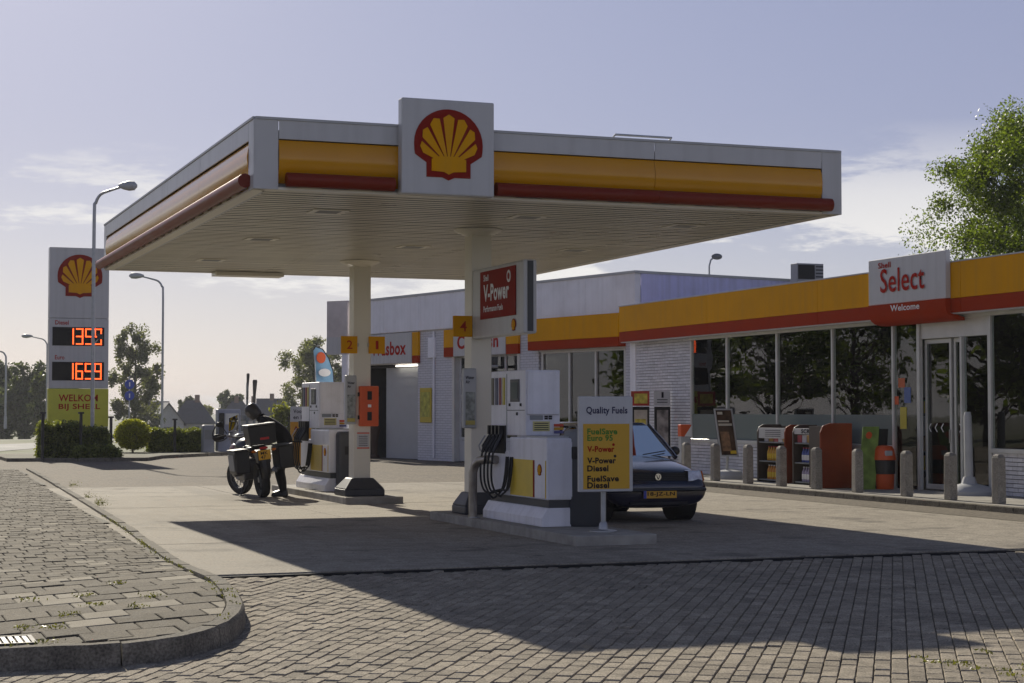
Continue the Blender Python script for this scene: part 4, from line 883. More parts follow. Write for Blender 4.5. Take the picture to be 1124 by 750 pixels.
# goods racks with bow-topped sides
rackm = mat('rack_dark', (.07, .055, .045), .5); rackr = mat('rack_red_brown', (.22, .042, .016), .5, var=.1, spec=.2)
def goods(i, x, y, z, n, cl, capc, lab, h=.24):
    for k_ in range(n):
        yy = y+(k_-(n-1)/2)*.105
        t = thing('bottle', lab % ['left end', 'second place', 'middle', 'fourth place', 'fifth place', 'sixth place', 'seventh place'][k_], 'bottle', (x, yy, z), group='bottles in the goods racks')
        MB().lathe((x, yy, z), [(.042, 0), (.045, .01), (.045, h*.62), (.018, h*.85), (.018, h*.93)], 10).build('body', cl, t, smooth=True)
        MB().lathe((x, yy, z), [(.02, h*.93), (.02, h)], 8).build('cap', capc, t)
        MB().lathe((x, yy, z), [(.0462, h*.15), (.0462, h*.5)], 10).build('label_band', textwh if i == 1 else pump_yel, t)
for i, (yf, yn) in enumerate(((33.46, 32.29), (31.95, 30.90))):
    t = thing('goods_rack', ['goods rack with yellow bottles right of the coffee poster', 'goods rack with blue packs and a wide red brown end panel'][i], 'rack', (18.5, (yf+yn)/2, .1), group='goods racks before the shop window')
    side = [(18.16, .1), (18.16, 1.16), (18.20, 1.26), (18.30, 1.31), (18.72, 1.31), (18.80, 1.22), (18.80, .1)]
    for yy, nm in ((yf, 0), (yn, 1)): MB().prism(Fr((0, yy-.02, 0), (1, 0, 0), (0, 1, 0)), side, 0, .045).build('side_panel', rackr if nm else rackm, t, bev=.008)
    MB().box(18.72, 18.78, yn+.03, yf-.03, .1, 1.28).build('back_panel', rackm, t)
    for z in (.16, .55, .95): MB().box(18.19, 18.72, yn+.026, yf-.021, z-.03, z).build('shelf_board', grey, t, bev=.004, seg=1)
    hd = MB().box(18.18, 18.22, yn+.026, yf-.021, 1.02 if i == 0 else 1.12, 1.24).build('header', white, t, bev=.005)
    ff = Fr((18.178, yf-.02, 0), (0, -1, 0), (-1, 0, 0))
    if i: lettering('SCREEN', ff, .30, 1.14, .66, .085, textdk, hd, bold=.03)
    else:
        for k_ in range(4): MB().fbox(ff, .3, .95, 1.06+k_*.04, 1.07+k_*.04, 0, .004).build('print_line', textdk, hd)
    w1 = ['yellow bottle on the upper shelf of the left goods rack, %s', 'blue bottle on the upper shelf of the right goods rack, %s'][i]; w2 = ['orange bottle on the bottom shelf of the left goods rack, %s', 'pale bottle on the bottom shelf of the right goods rack, %s'][i]
    yc = (yf+yn)/2
    goods(i, 18.30, yc, .55, 7, mat('bottle_yellow', (.6, .32, .03), .3) if i == 0 else mat('bottle_blue', (.10, .14, .42), .25), mat('cap_red', (.5, .05, .08), .4), w1, .30)
    goods(i, 18.30, yc, .16, 7, mat('bottle_orange', (.62, .26, .03), .3) if i == 0 else mat('bottle_lilac', (.40, .36, .52), .25), mat('cap_white', (.7, .7, .72), .4), w2, .30)
    for k_ in range(5):
        yy = yn+.16+k_*.2; c_ = [(.55, .33, .08), (.62, .60, .66), (.55, .12, .14)][(k_+i) % 3]
        t2 = thing('carton', ('carton on the top shelf of the %s goods rack, ' % ['left', 'right'][i])+['nearest the camera', 'second from the near end', 'in the middle', 'second from the far end', 'at the far end'][k_], 'carton', (18.4, yy, .95), group='cartons in the goods racks')
        MB().box(18.26, 18.50, yy-.085, yy+.085, .95, 1.0+.1).build('carton_body', mat('carton_%d' % ((k_+i) % 3), c_, .5), t2, bev=.006); MB().box(18.262, 18.30, yy-.05, yy+.05, 1.1, 1.104).build('carton_flap', white, t2)
# wide red brown panel closing the right rack
t = thing('display_panel', 'wide red brown rounded panel at the end of the right goods rack', 'panel', (18.2, 29.9, .1))
a, b = ony(901, 500, 29.85).x, ony(935, 500, 29.85).x
MB().prism(FY(0, 29.85, 0), [(a, .1), (b, .1), (b+.02, 1.36), (a+.22, 1.36), (a+.06, 1.31), (a, 1.18)], -.06, 0).build('panel_face', rackr, t, bev=.02, seg=3)
MB().box(a+.12, a+.50, 29.91, 30.5, .1, 1.30).build('panel_body', rackm, t)
# tilted green board
t = thing('advert_board', 'tilted green advertising board between a bollard and the red bin', 'board', (18.2, 29.1, .1))
f = Fr((18.02, 29.2, .1), (1, 0, 0), (0, -1, .12), (.16, .12, 1))
MB().fbox(f, 0, .36, 0, 1.22, -.03, 0).build('board', mat('board_green', (.20, .30, .06), .5, var=.35, vs=5), t, bev=.006); MB().fbox(f, .36, .60, .02, 1.18, -.10, -.06).build('prop', dark, t)
MB().prism(f, [(.14+.07*math.cos(q_*.5), 1.05+.07*math.sin(q_*.5)) for q_ in range(12)], 0, .004).build('round_print', orange, t)
# red and black litter bin
bx_, by_ = 18.62, 29.25
t = thing('litter_bin', 'orange red litter bin with a black band by the shop door', 'bin', (bx_, by_, .1))
MB().lathe((bx_, by_, .1), [(.165, 0), (.175, .02), (.185, .29)], 24).build('base', orange, t, smooth=True)
MB().lathe((bx_, by_, .1), [(.188, .29), (.20, .30), (.205, .55), (.196, .56)], 24).build('band', black, t, smooth=True)
MB().lathe((bx_, by_, .1), [(.212, .56), (.216, .58), (.185, .76), (.145, .82), (.05, .84)], 24).build('hood', orange, t, smooth=True)
MB().box(bx_-.10, bx_+.05, by_-.215, by_-.14, .74, .84).build('flap', lgrey, t, bev=.02)
# parasol pole with foot
px_, py_ = 18.78, 26.75
t = thing('parasol_pole', 'folded grey parasol pole standing on a heavy round foot by the door', 'pole', (px_, py_, .1))
MB().tube([(px_, py_, .3), (px_-.01, py_, .9), (px_-.02, py_, 1.5), (px_-.02, py_, 1.58)], [.075, .075, .07, .05], 14).build('pole', lgrey, t, smooth=True)
MB().lathe((px_, py_, .1), [(.42, 0), (.42, .06), (.34, .15), (.14, .20), (.10, .32)], 28).build('foot', lgrey, t, smooth=True)
# ================================================================== PRICE TOTEM
t = thing('price_totem', 'tall price sign with orange digits and a lime welcome panel', 'sign', (7.45, 62.5, 0))
f = FY(6.45, 62.3, 0); TW = 2.01
MB().box(6.45, 6.45+TW, 62.3, 62.75, .0, 1.05).build('foot', white, t, bev=.01)
MB().box(6.44, 6.46+TW, 62.29, 62.76, 1.05, 2.36).build('lime_panel', limey, t, bev=.01)
MB().box(6.45, 6.45+TW, 62.3, 62.75, 2.37, 4.78).build('price_cabinet', white, t, bev=.01); MB().box(6.45, 6.45+TW, 62.3, 62.75, 4.79, 7.23).build('emblem_cabinet', white, t, bev=.01)
emblem(f, 1.02, 6.25, .76, t)
lettering('WELKOM', f, .34, 1.92, 1.32, .24, textred, t, bold=.02, c=.014); lettering('BIJ SHELL', f, .34, 1.60, 1.40, .24, textred, t, bold=.02, c=.014)
SEG = {'1': 'bc', '3': 'abgcd', '5': 'afgcd', '9': 'abcdfg', '6': 'afgedc'}
for z, s_, nm in ((3.86, '1359', 'Diesel'), (2.66, '1699', 'Euro')):
    d = MB().fbox(f, .11, 1.86, z-.02, z+.62, 0, .012).build('display', mat('led_black', (.012, .012, .013), .4, spec=.2), t)
    lettering(nm, f, .20, z+.70, .45 if nm == 'Diesel' else .32, .15, textred, t)
    for i, ch in enumerate(s_):
        h_ = .56; w_ = .25; a0 = .58+i*.315; m = MB(); k_ = .045
        g_ = {'a': (0, w_, h_-k_, h_), 'd': (0, w_, 0, k_), 'g': (0, w_, h_/2-k_/2, h_/2+k_/2), 'f': (0, k_, h_/2, h_), 'e': (0, k_, 0, h_/2), 'b': (w_-k_, w_, h_/2, h_), 'c': (w_-k_, w_, 0, h_/2)}
        for sg_ in SEG[ch]: q = g_[sg_]; m.fbox(f, a0+q[0]+(.006 if sg_ in 'adg' else 0), a0+q[1]-(.006 if sg_ in 'adg' else 0), z+.02+q[2]+(.0 if sg_ in 'adg' else .004), z+.02+q[3]-(.0 if sg_ in 'adg' else .004), .013, .018)
        m.build('digit', led, d)
# ================================================================== LAMP POSTS
def lamp(lab, px, dist, h, arm, base=0, r=.07):
    q = ray(px, 452); q = V((q.x, q.y, 0)).normalized()*dist; a = RT*arm; z = base
    t = thing('street_lamp', lab, 'lamp', (q.x, q.y, z), group='street lamps')
    s_ = 1 if arm > 0 else -1; al = abs(arm)
    pts = [(0, 0, 0), (0, 0, h*.45), (0, 0, h-.9), (a.x*.04, a.y*.04, h-.45), (a.x*.18, a.y*.18, h-.16), (a.x*.45, a.y*.45, h-.03), (a.x*.75, a.y*.75, h+.08)]
    MB().tube([V(p) for p in smooth_path(pts, 3)], [r*(1-.45*i/18) for i in range(19)], 10).build('pole', galv, t, smooth=True, local=True)
    c = V((a.x, a.y, h+.13)); hd = MB(); n_ = 7
    d = a.normalized()
    hd.tube([c-d*al*.30, c-d*al*.18, c-d*.0, c+d*al*.16, c+d*al*.24], [.05, .12, .17, .15, .05], 12); hd.build('lamp_head', lgrey, t, smooth=True, local=True)
    MB().cyl((0, 0, 0), (0, 0, 1.1), r*1.35).build('base_sleeve', galv, t, smooth=True, local=True)
    return t
lamp('tall lamp post standing before the price sign', 101.5, 60.6, 9.0, 1.15)
lamp('lamp post behind the round bush, arm pointing left', 178, 95, 8.6, -1.45)
lamp('lamp post rising behind the left edge of the price sign', 51, 150, 7.6, -1.7)
lamp('small lamp post beside the road at the far left edge', 6, 165, 7.0, -1.6, 0, .10)
# small camera box on the near lamp post
q = ray(101.5, 452); q = V((q.x, q.y, 0)).normalized()*60.6
t = thing('sensor_box', 'small dark sensor box clamped to the tall lamp post', 'sensor', (q.x+.1, q.y-.1, 4.0)); MB().tube([q+V((.06, 0, 3.85)), q+V((.16, -.03, 4.0))], .02).build('bracket', galv, t); MB().box(q.x+.12, q.x+.30, q.y-.14, q.y, 3.98, 4.16).build('box', dgrey, t, bev=.02)
# ================================================================== VEGETATION
def leaves(pts, size, r_, flat=0.0):
    n = len(pts); u = r_.normal(size=(n, 3)); u /= np.linalg.norm(u, axis=1)[:, None]; v = r_.normal(size=(n, 3)); v -= (v*u).sum(1)[:, None]*u; v /= np.linalg.norm(v, axis=1)[:, None]
    s = size*r_.uniform(.6, 1.3, n)[:, None]; u *= s; v *= s*.55
    co = np.stack([pts-u, pts+v*.9-u*.1, pts+u, pts-v*.9-u*.1], 1).reshape(-1, 3); return co, np.arange(n*4).reshape(n, 4)
def crown_pts(r_, c, rad, K, N, sub=.30, shell=.35):
    cs = []
    while len(cs) < K:
        p = r_.uniform(-1, 1, 3); d = np.linalg.norm(p)
        if shell < d < 1: cs.append(p)
    cs = np.array(cs)*np.array(rad)+np.array(c); k = r_.integers(0, K, N); sz = r_.uniform(.6, 1.35, K)
    g = r_.normal(size=(N, 3)); g *= (r_.uniform(0, 1, N)**.55*1.35/np.linalg.norm(g, axis=1))[:, None]; g = g*r_.uniform(.6, 1.2, (K, 3))[k]+r_.normal(0, .14, (N, 3))
    return cs, cs[k]+g*np.array([sub*rad[0], sub*rad[0], sub*.62*rad[2]])*sz[k][:, None]
LM = {'a': leafmat('leaf_green', (.085, .115, .022)), 'b': leafmat('leaf_dark', (.065, .088, .030), .4), 'c': leafmat('leaf_grey', (.12, .14, .075), .5), 'd': leafmat('leaf_bright', (.16, .18, .028), .6), 'e': leafmat('leaf_mid', (.095, .14, .020), .55, .65), 'f': leafmat('leaf_bush', (.24, .26, .045), .6, .5), 'g': leafmat('leaf_ivy', (.15, .18, .05), .45, .6)}
def tree(name, lab, px, dist, top, width, cb, N, K, ls, mt='c', seed=1, base=0, group='trees', trunk=.25, sub=.30, pos=None, shell=.35):
    r_ = np.random.default_rng(seed)
    if pos: q = V((pos[0], pos[1], 0))
    else: q = ray(px, 452); q = V((q.x, q.y, 0)).normalized()*dist
    t = thing(name, lab, 'tree', (q.x, q.y, base), 0, group); H = top-base; cbz = cb-base
    rad = (width/2/1.25, width/2/1.25, (H-cbz)/2/1.12); c = (0, 0, cbz+(H-cbz)/2)
    cs, pts = crown_pts(r_, c, rad, K, N, sub, shell); co, fq = leaves(pts, ls, r_)
    npmesh('crown', co, fq, LM[mt], t)
    m = MB(); th = cbz+(H-cbz)*.75
    tp = [(r_.normal(0, .04)*H*.1*i/5, r_.normal(0, .04)*H*.1*i/5, th*i/5) for i in range(6)]
    m.tube(smooth_path(tp, 3), [trunk*(1-.8*i/15) for i in range(16)], 10)
    for p in cs[::max(1, K//26)]:
        z0 = max(cbz*.6, min(th*.9, p[2]-abs(np.hypot(p[0], p[1]))*.8)); k_ = z0/th; s = V(tp[min(4, int(k_*5))]).lerp(V(tp[min(5, int(k_*5)+1)]), k_*5 % 1)
        e_ = V(p); mid = s.lerp(e_, .5)+V((0, 0, -.04*H*.3)); m.tube([s, mid, e_], [trunk*.32*(1-k_*.5), trunk*.18, trunk*.05], 6)
    m.build('trunk', bark, t, smooth=True, local=True); return t
tree('broadleaf_tree', 'big light green tree behind the shop roof', 0, 0, 11.7, 9.8, .6, 200000, 270, .050, 'e', 3, 0, None, .30, .155, (32.7, 42.0), .25)
tree('poplar_tree', 'tall grey green tree behind the price sign', 148, 205, 11.8, 7.0, -1.5, 13000, 80, .19, 'c', 5, -3.2, 'trees beyond the road', .3, .19)
tree('poplar_tree', 'wide grey green tree behind the blue feather flag', 344, 215, 11.8, 9.8, -1.8, 19000, 100, .19, 'c', 8, -3.2, 'trees beyond the road', .35, .17)
tree('round_tree', 'dark round tree left of the price sign', 30, 235, 8.2, 6.5, -2.5, 10000, 40, .30, 'b', 11, -3.2, 'trees beyond the road', .3)
tree('round_tree', 'dark broad tree touching the left side of the price sign', 62, 225, 7.6, 7.5, -2.5, 12000, 40, .30, 'b', 12, -3.2, 'trees beyond the road', .3)
tree('round_tree', 'dark tree at the far left edge of the view', 2, 245, 7.4, 7, -2.5, 9000, 36, .30, 'b', 13, -3.2, 'trees beyond the road', .3)
tree('round_tree', 'small tree peeping over the house roof', 253, 330, 6.6, 5.6, -1.5, 6000, 30, .34, 'b', 14, -3.3, 'trees beyond the road', .3)
tree('round_tree', 'small tree over the left end of the house roof', 203, 345, 5.2, 3.6, -1.5, 3500, 20, .34, 'b', 15, -3.3, 'trees beyond the road', .3)
tree('round_tree', 'low pale tree over the middle of the house roof', 225, 350, 3.6, 3.2, -1.8, 3000, 20, .34, 'd', 16, -3.3, 'trees beyond the road', .3)
tree('round_tree', 'dark low tree between the tall tree and the pale gable', 166, 270, 2.4, 4, -3, 4000, 24, .3, 'b', 17, -3.2, 'trees beyond the road', .3)
tree('round_tree', 'green shrub tree behind the orange price board', 317, 120, 2.2, 3.2, -1.8, 7000, 28, .13, 'd', 18, -1.0, 'trees beyond the road', .15)
# roadside trees on the far side of the side road; the shop windows mirror them
for i, (x, y, h, wd) in enumerate([(-9, 66, 9, 7), (-17, 60, 10, 8), (-3, 84, 9, 7), (-13, 92, 10, 8), (-25, 72, 11, 9), (-22, 98, 11, 9), (-34, 84, 12, 10), (-5, 112, 10, 8), (-32, 58, 11, 9), (-44, 70, 12, 10)]):
    tree('street_tree', 'leafy street tree out of view on the left, mirrored in the shop windows', 0, 0, h, wd*1.15, .8, 6000, 50, .20, 'e', 30+i, 0, 'street trees mirrored in the windows', .22, .25, (x, y))
def hedge(name, lab, cat, boxes, N, ls, mt, seed, group=None, core=True):
    r_ = np.random.default_rng(seed); b0 = boxes[0]; q = V(((b0[0]+b0[1])/2, (b0[2]+b0[3])/2, b0[4])); t = thing(name, lab, cat, q, 0, group); P = []
    m = MB()
    for (x0, x1, y0, y1, z0, z1) in boxes:
        n = int(N/len(boxes)); p = r_.uniform(0, 1, (n, 3)); f_ = r_.integers(0, 5, n)
        p[f_ == 0, 0] = 0; p[f_ == 1, 0] = 1; p[f_ == 2, 1] = 0; p[f_ == 3, 1] = 0; p[f_ == 4, 2] = 1
        p = np.array([x0, y0, z0])+p*np.array([x1-x0, y1-y0, z1-z0])+r_.normal(0, .05, (n, 3))+(.06*np.sin(p*17))[:, [1, 2, 0]]
        P.append(p); m.box(x0+.06, x1-.06, y0+.06, y1-.06, z0, z1-.06)
    P = np.concatenate(P)-np.array(q); co, fq = leaves(P, ls, r_); npmesh('foliage', co, fq, LM[mt], t)
    if core: m.build('dark_core', mat('hedge_core', (.012, .017, .006), 1), t)  # solid near-black core stands in for the shaded inside of the foliage
    return t
def gx(px, y): q = ray(px, 452); return q.x/q.y*y
hedge('ivy_hedge', 'dark ivy hedge on a wire fence before the price sign', 'hedge', [(gx(46, 58.6), gx(88, 58.6), 58.5, 59.4, .05, 1.12), (gx(88, 59.2), gx(117, 59.2), 59.0, 59.9, .05, .92)], 15000, .055, 'g', 41)
hedge('low_shrubs', 'low dark shrubs at the foot of the tall lamp post', 'shrub', [(gx(84, 58.0), gx(128, 58.0), 57.7, 58.4, .05, .36)], 5000, .055, 'g', 42)
t = thing('round_bush', 'round clipped yellow green bush right of the price sign', 'bush', (gx(146, 66), 66, .07)); r_ = np.random.default_rng(43)
p = r_.normal(size=(9000, 3)); p /= np.linalg.norm(p, axis=1)[:, None]; p *= r_.uniform(.62, 1.03, 9000)[:, None]; p = p*np.array([.66, .55, .56])+np.array([0, 0, .66])+r_.normal(0, .02, (9000, 3)); co, fq = leaves(p, .05, r_)
npmesh('foliage', co, fq, LM['f'], t); MB().ball((0, -.05, .55), (.40, .30, .36)).build('dark_core', MT['hedge_core'], t, local=True); MB().cyl((0, 0, 0), (0, 0, .3), .04).build('stem', bark, t, local=True)  # near-black ball inside the leaves paints the bush's inner shade
hedge('clipped_hedge', 'long low clipped hedge between the bush and the far pump', 'hedge', [(gx(166, 66.4), gx(222, 66.4), 66.0, 66.9, .0, .82)], 12000, .05, 'g', 44)
for i, (px, y, h) in enumerate([(47, 58.3, 1.5), (89, 58.4, 1.5), (122, 62.0, 1.35), (192, 65.4, 1.25)]):
    t = thing('fence_post', ['black fence post at the left end of the ivy hedge', 'black fence post in the middle of the ivy hedge', 'black post between the price sign and the round bush', 'black post with a flat cap rising over the clipped hedge'][i], 'post', (gx(px, y), y, .05), 0, 'black fence posts')
    MB().box(gx(px, y)-.045, gx(px, y)+.045, y-.04, y+.04, .0, h).build('shaft', black, t); MB().box(gx(px, y)-.09, gx(px, y)+.09, y-.06, y+.06, h, h+.06).build('cap', black, t)
# weeds in the joints
r_ = np.random.default_rng(50); W = []
for (px, py) in [(28, 690), (50, 706), (150, 667), (92, 655), (60, 690), (250, 650), (170, 655), (105, 665), (30, 660), (130, 640), (75, 676)]:
    q = ong(px, py, .12); n = 46; W.append(np.array([q.x, q.y, pz(q.x, q.y)+.005])+r_.normal(0, 1, (n, 3))*np.array([.05, .05, .010])+np.array([0, 0, .008]))
for a, b in zip(fine, fine[1:]):
    if 12.2 < a[1] < 27 and r_.random() < .62:
        n = 14; W.append(np.array([a[0]-.17 if a[1] > 14 else a[0]-.05, a[1]+(.0 if a[1] > 14 else .17), pz(a[0], a[1])+.004])+r_.normal(0, 1, (n, 3))*np.array([.022, .07, .008]))
for px, py in [(77, 537), (94, 550), (106, 557), (108, 559)]:
    q = onz(px, py, 0); n = 120; W.append(np.array([q.x, q.y, .05])+np.abs(r_.normal(0, 1, (n, 3)))*np.array([.09, .16, .05]))
for px, py in [(1040, 727), (1056, 728), (1100, 735), (1110, 742), (1070, 733), (1010, 722), (1028, 728), (1122, 733), (1082, 715)]:
    q = onz(px, py, 0); n = 20; W.append(np.array([q.x, q.y, .004])+r_.normal(0, 1, (n, 3))*np.array([.03, .05, .004]))
W = np.concatenate(W); co, fq = leaves(W, .013, r_); tag(npmesh('weeds', co, fq, leafmat('weed', (.13, .14, .03), .3)), 'small green weeds growing in the joints along the kerb', 'weeds', kind='stuff')
# ================================================================== HOUSES ACROSS THE ROAD
rt_ = mat('roof_tile', (.075, .075, .09), .7, var=.2, vs=2); hw_ = mat('house_wall', (.42, .39, .36), .8, var=.1)
def house(lab, px0, px1, dist, ridge, eave, gable, base=-3.3, chim=None, m_wall=hw_):
    a = ray(px0, 452); b = ray(px1, 452); a = V((a.x, a.y, 0)).normalized()*dist; b = V((b.x, b.y, 0)).normalized()*dist; d = (b-a); ln = d.length; d.normalize(); n_ = V((d.y, -d.x, 0))
    t = thing('house', lab, 'house', ((a+b)/2).to_tuple()[:2]+(base,), 0, 'houses across the road'); f = Fr(a, d, n_); w_ = 7.5
    MB().fbox(f, .2, ln-.2, base, eave, -w_, 0).build('wall', m_wall, t)
    g = 2.0 if gable else 0
    for s0, s1 in ((0.35, -.002), (-w_/2, -w_-.35)):
        z0, z1 = (eave-.15, ridge) if s0 > 0 else (ridge, eave-.15); c0, c1 = (s0, -w_/2) if s0 > 0 else (s0, s1); hp = 2.6 if gable else 0; h0, h1 = (0, hp) if s0 > 0 else (hp, 0)
        MB().add([f.P(h0, z0, c0), f.P(ln-h0, z0, c0), f.P(ln-h1, z1, c1), f.P(h1, z1, c1), f.P(h0, z0-.2, c0), f.P(ln-h0, z0-.2, c0), f.P(ln-h1, z1-.2, c1), f.P(h1, z1-.2, c1)], [(0, 1, 2, 3), (4, 5, 6, 7), (0, 1, 5, 4), (1, 2, 6, 5), (2, 3, 7, 6), (3, 0, 4, 7)]).build('roof', rt_, t)
    if gable:
        for s in (0, ln): MB().add([f.P(s, eave-.15, .35), f.P(s, eave-.15, -w_-.35), f.P(2.6 if s == 0 else ln-2.6, ridge, -w_/2)], [(0, 1, 2)]).build('roof_hip', rt_, t)
    else:
      for s in (.25, ln-.25): MB().add([f.P(s, eave, 0), f.P(s, eave, -w_), f.P(s, ridge-.2, -w_/2)], [(0, 1, 2)]).build('gable', m_wall, t)
    for k_ in range(int(ln/2.6)):
        wn = MB().fbox(f, 1.0+k_*2.6, 2.3+k_*2.6, base+1.2, base+2.5, .0, .05).build('window', white, t); MB().fbox(f, 1.1+k_*2.6, 2.2+k_*2.6, base+1.3, base+2.4, .05, .06).build('pane', mat('house_pane', (.05, .06, .07), .1), wn)
    for c in (chim or []): MB().fbox(f, c, c+.8, ridge-.5, ridge+.9, -w_/2-.4, -w_/2+.4).build('chimney', mat('chimney_brick', (.25, .16, .12), .9), t)
    return t
house('dark roofed house left of the far pump', 186, 237, 290, 3.3, -.2, True, chim=[4.0])
house('dark roofed house behind the motorcycle', 238, 283, 315, 3.3, .2, True, chim=[3, 6])
house('dark roofed house between the motorcycle and the wide tree', 281, 318, 330, 3.9, .3, False, chim=[2.5])
house('dark roofed house at the left behind the lamp post', 160, 186, 300, 3.2, -.6, False)
# facing white gable of the near house
a = gx(184, 285); t = thing('house_gable_wing', 'pale gable wing with dark roof beside the lamp post', 'house', (a, 285, -3.3), 0, 'houses across the road')
MB().add([(a-2.4, 284, -3.3), (a+2.4, 284, -3.3), (a+2.4, 284, -.2), (a, 284, 2.6), (a-2.4, 284, -.2), (a-2.4, 290, -3.3), (a+2.4, 290, -3.3), (a+2.4, 290, -.2), (a, 290, 2.6), (a-2.4, 290, -.2)], [(0, 1, 2, 3, 4), (5, 6, 7, 8, 9), (0, 1, 6, 5), (1, 2, 7, 6), (4, 0, 5, 9)]).build('wall', mat('pale_gable', (.52, .50, .46), .8), t)
for s in (-1, 1): MB().add([(a+s*2.8, 283.6, -.6), (a, 283.6, 2.95), (a, 290, 2.95), (a+s*2.8, 290, -.6), (a+s*2.8, 283.6, -.8), (a, 283.6, 2.75), (a, 290, 2.75), (a+s*2.8, 290, -.8)], [(0, 1, 2, 3), (4, 5, 6, 7), (0, 1, 5, 4), (1, 2, 6, 5), (2, 3, 7, 6), (3, 0, 4, 7)]).build('roof', rt_, t)
MB().box(a-1.0, a+1.0, 283.9, 284.0, -2.4, -1.0).build('window', MT['house_pane'], t)
hedge('garden_hedge', 'dark garden hedge in front of the houses', 'hedge', [(gx(120, 240), gx(320, 240), 240, 242, -3.4, -1.9)], 9000, .30, 'b', 60)
# two slim masts with folded tops over the houses
for i, (px, top, w_) in enumerate([(271.5, 410, .16), (279, 417, .24)]):
    d = 110; q = ray(px, top); k_ = d/math.hypot(q.x, q.y); zt = HC+q.z*k_; x, y = q.x*k_, q.y*k_
    t = thing('flag_mast', ['taller slim mast with a furled flag over the motorcycle', 'shorter slim mast with a furled flag over the motorcycle'][i], 'mast', (x, y, -.2), 0, 'slim masts over the motorcycle')
    MB().cyl((x, y, -.4), (x, y, zt-.6), .07).build('mast', grey, t); MB().tube([(x, y, zt-1.6), (x+.02, y, zt-.9), (x+.05, y, zt-.1), (x+.05, y, zt)], [.08, w_*.4, w_*.62, w_*.5], 8).build('furled_flag', mat('flag_cloth_dark', (.10, .085, .075), .9), t, smooth=True)
# blue traffic sign far off
q = ray(142, 430); k_ = 120/math.hypot(q.x, q.y); x, y = q.x*k_, q.y*k_
t = thing('traffic_sign', 'pair of round blue traffic signs beside the tall tree', 'sign', (x, y, -.3)); MB().cyl((x, y, -.4), (x, y, 3.9), .045).build('post', galv, t)
for z in (3.35, 2.6): MB().cyl((x, y-.08, z), (x, y-.05, z), .32, n=20).build('disc', mat('sign_blue', (.02, .06, .42), .4), t); MB().box(x-.04, x+.04, y-.092, y-.082, z-.14, z+.14).build('arrow', textwh, t)
# ================================================================== FEATHER FLAG, ORANGE BOARD, FAR PUMP
y = 61.0; t = thing('feather_flag', 'blue feather flag with an orange disc behind the rear pump', 'flag', (gx(349, y), y, 0)); f = FY(gx(349, y), y, 0)
MB().tube([f.P(-.12, 0), f.P(-.05, 2.0), f.P(-.13, 3.45), f.P(-.10, 3.86), f.P(.05, 3.92)], .02).build('pole', galv, t)
edge = [(-.05, 2.0), (-.10, 3.0), (-.18, 3.75), (-.10, 3.87), (.15, 3.78), (.38, 3.45), (.54, 3.0), (.58, 2.4), (.55, 1.5), (.1, 1.5)]
n_ = len(edge); fl = MB()
def wv(a, b): return .05*math.sin(a*5+b*2)
cc = (.2, 2.7); vs = [f.P(*cc, wv(*cc))]+[f.P(a, b, wv(a, b)) for a, b in edge]; fl.add(vs, [(0, i+1, (i+1) % n_+1) for i in range(n_)])
fo = fl.build('cloth', mat('flag_blue', (.22, .42, .62), .7, var=.1), t); so_ = fo.modifiers.new('solid', 'SOLIDIFY'); so_.thickness = .008
MB().tube([f.P(a, b, wv(a, b)) for a, b in edge[2:9]], .022).build('sleeve', black, t)
MB().prism(f, [(.09+.17*math.cos(q*.35), 3.48+.20*math.sin(q*.35)) for q in range(18)], .055, .065).build('orange_disc', orange, t); MB().prism(f, [(.22+.22*math.cos(q*.35), 2.95+.14*math.sin(q*.35)) for q in range(18)], .06, .07).build('pale_patch', textwh, t)
y = 49.9; t = thing('price_board', 'orange and white board standing behind the rear pump', 'sign', (gx(330, y), y, 0)); f = FY(gx(319, y), y, 0)
MB().fbox(f, 0, .62, .02, 1.28, -.05, 0).build('orange_panel', mat('board_orange', (.62, .30, .02), .5), t, bev=.008); MB().fbox(f, 0, .62, 1.28, 1.72, -.05, 0).build('white_panel', white, t, bev=.008)
lettering('Voor', f, .08, 1.53, .30, .11, textdk, t); lettering('en li', f, .08, 1.36, .28, .11, textdk, t)
for b0 in (.75, 1.05): MB().prism(f, [(.10, b0), (.22, b0), (.16, b0+.12)], 0, .004).build('mark', redd, t)
y = 64.6; x = gx(240, y); t = thing('diesel_pump', 'grey diesel pump with a hose loop beyond the motorcycle', 'pump', (x+.4, y, .05))
MB().box(x-.45, x+1.6, y-.5, y+.9, -.05, .1).build('plinth', concrete, t, bev=.01)
MB().box(x-.02, x+.82, y, y+.5, .1, 1.66).build('cabinet', mat('pump_blue_grey', (.20, .22, .30), .5), t, bev=.03); MB().box(x+.02, x+.20, y-.09, y-.002, .55, 1.52).build('nozzle_bay', dark, t, bev=.02)
MB().tube(smooth_path([(x+.1, y-.12, 1.3), (x-.15, y-.14, 1.0), (x-.24, y-.14, .7), (x-.15, y-.14, .5), (x+.1, y-.13, .5), (x+.3, y-.1, .62)], 4), .025, 8).build('hose', rubber, t, smooth=True)
MB().box(x+.25, x+.75, y-.012, y-.002, 1.1, 1.5).build('display', lgrey, t)
x = gx(223, y); t = thing('water_unit', 'rounded grey service unit left of the diesel pump', 'service unit', (x+.2, y, .05)); MB().box(x, x+.44, y, y+.4, .0, 1.08).build('housing', mat('unit_grey', (.24, .25, .29), .5), t, bev=.06, seg=3); MB().box(x+.06, x+.38, y-.01, y-.001, .55, .9).build('panel', grey, t)
y = 58.5; x = gx(232, 64)
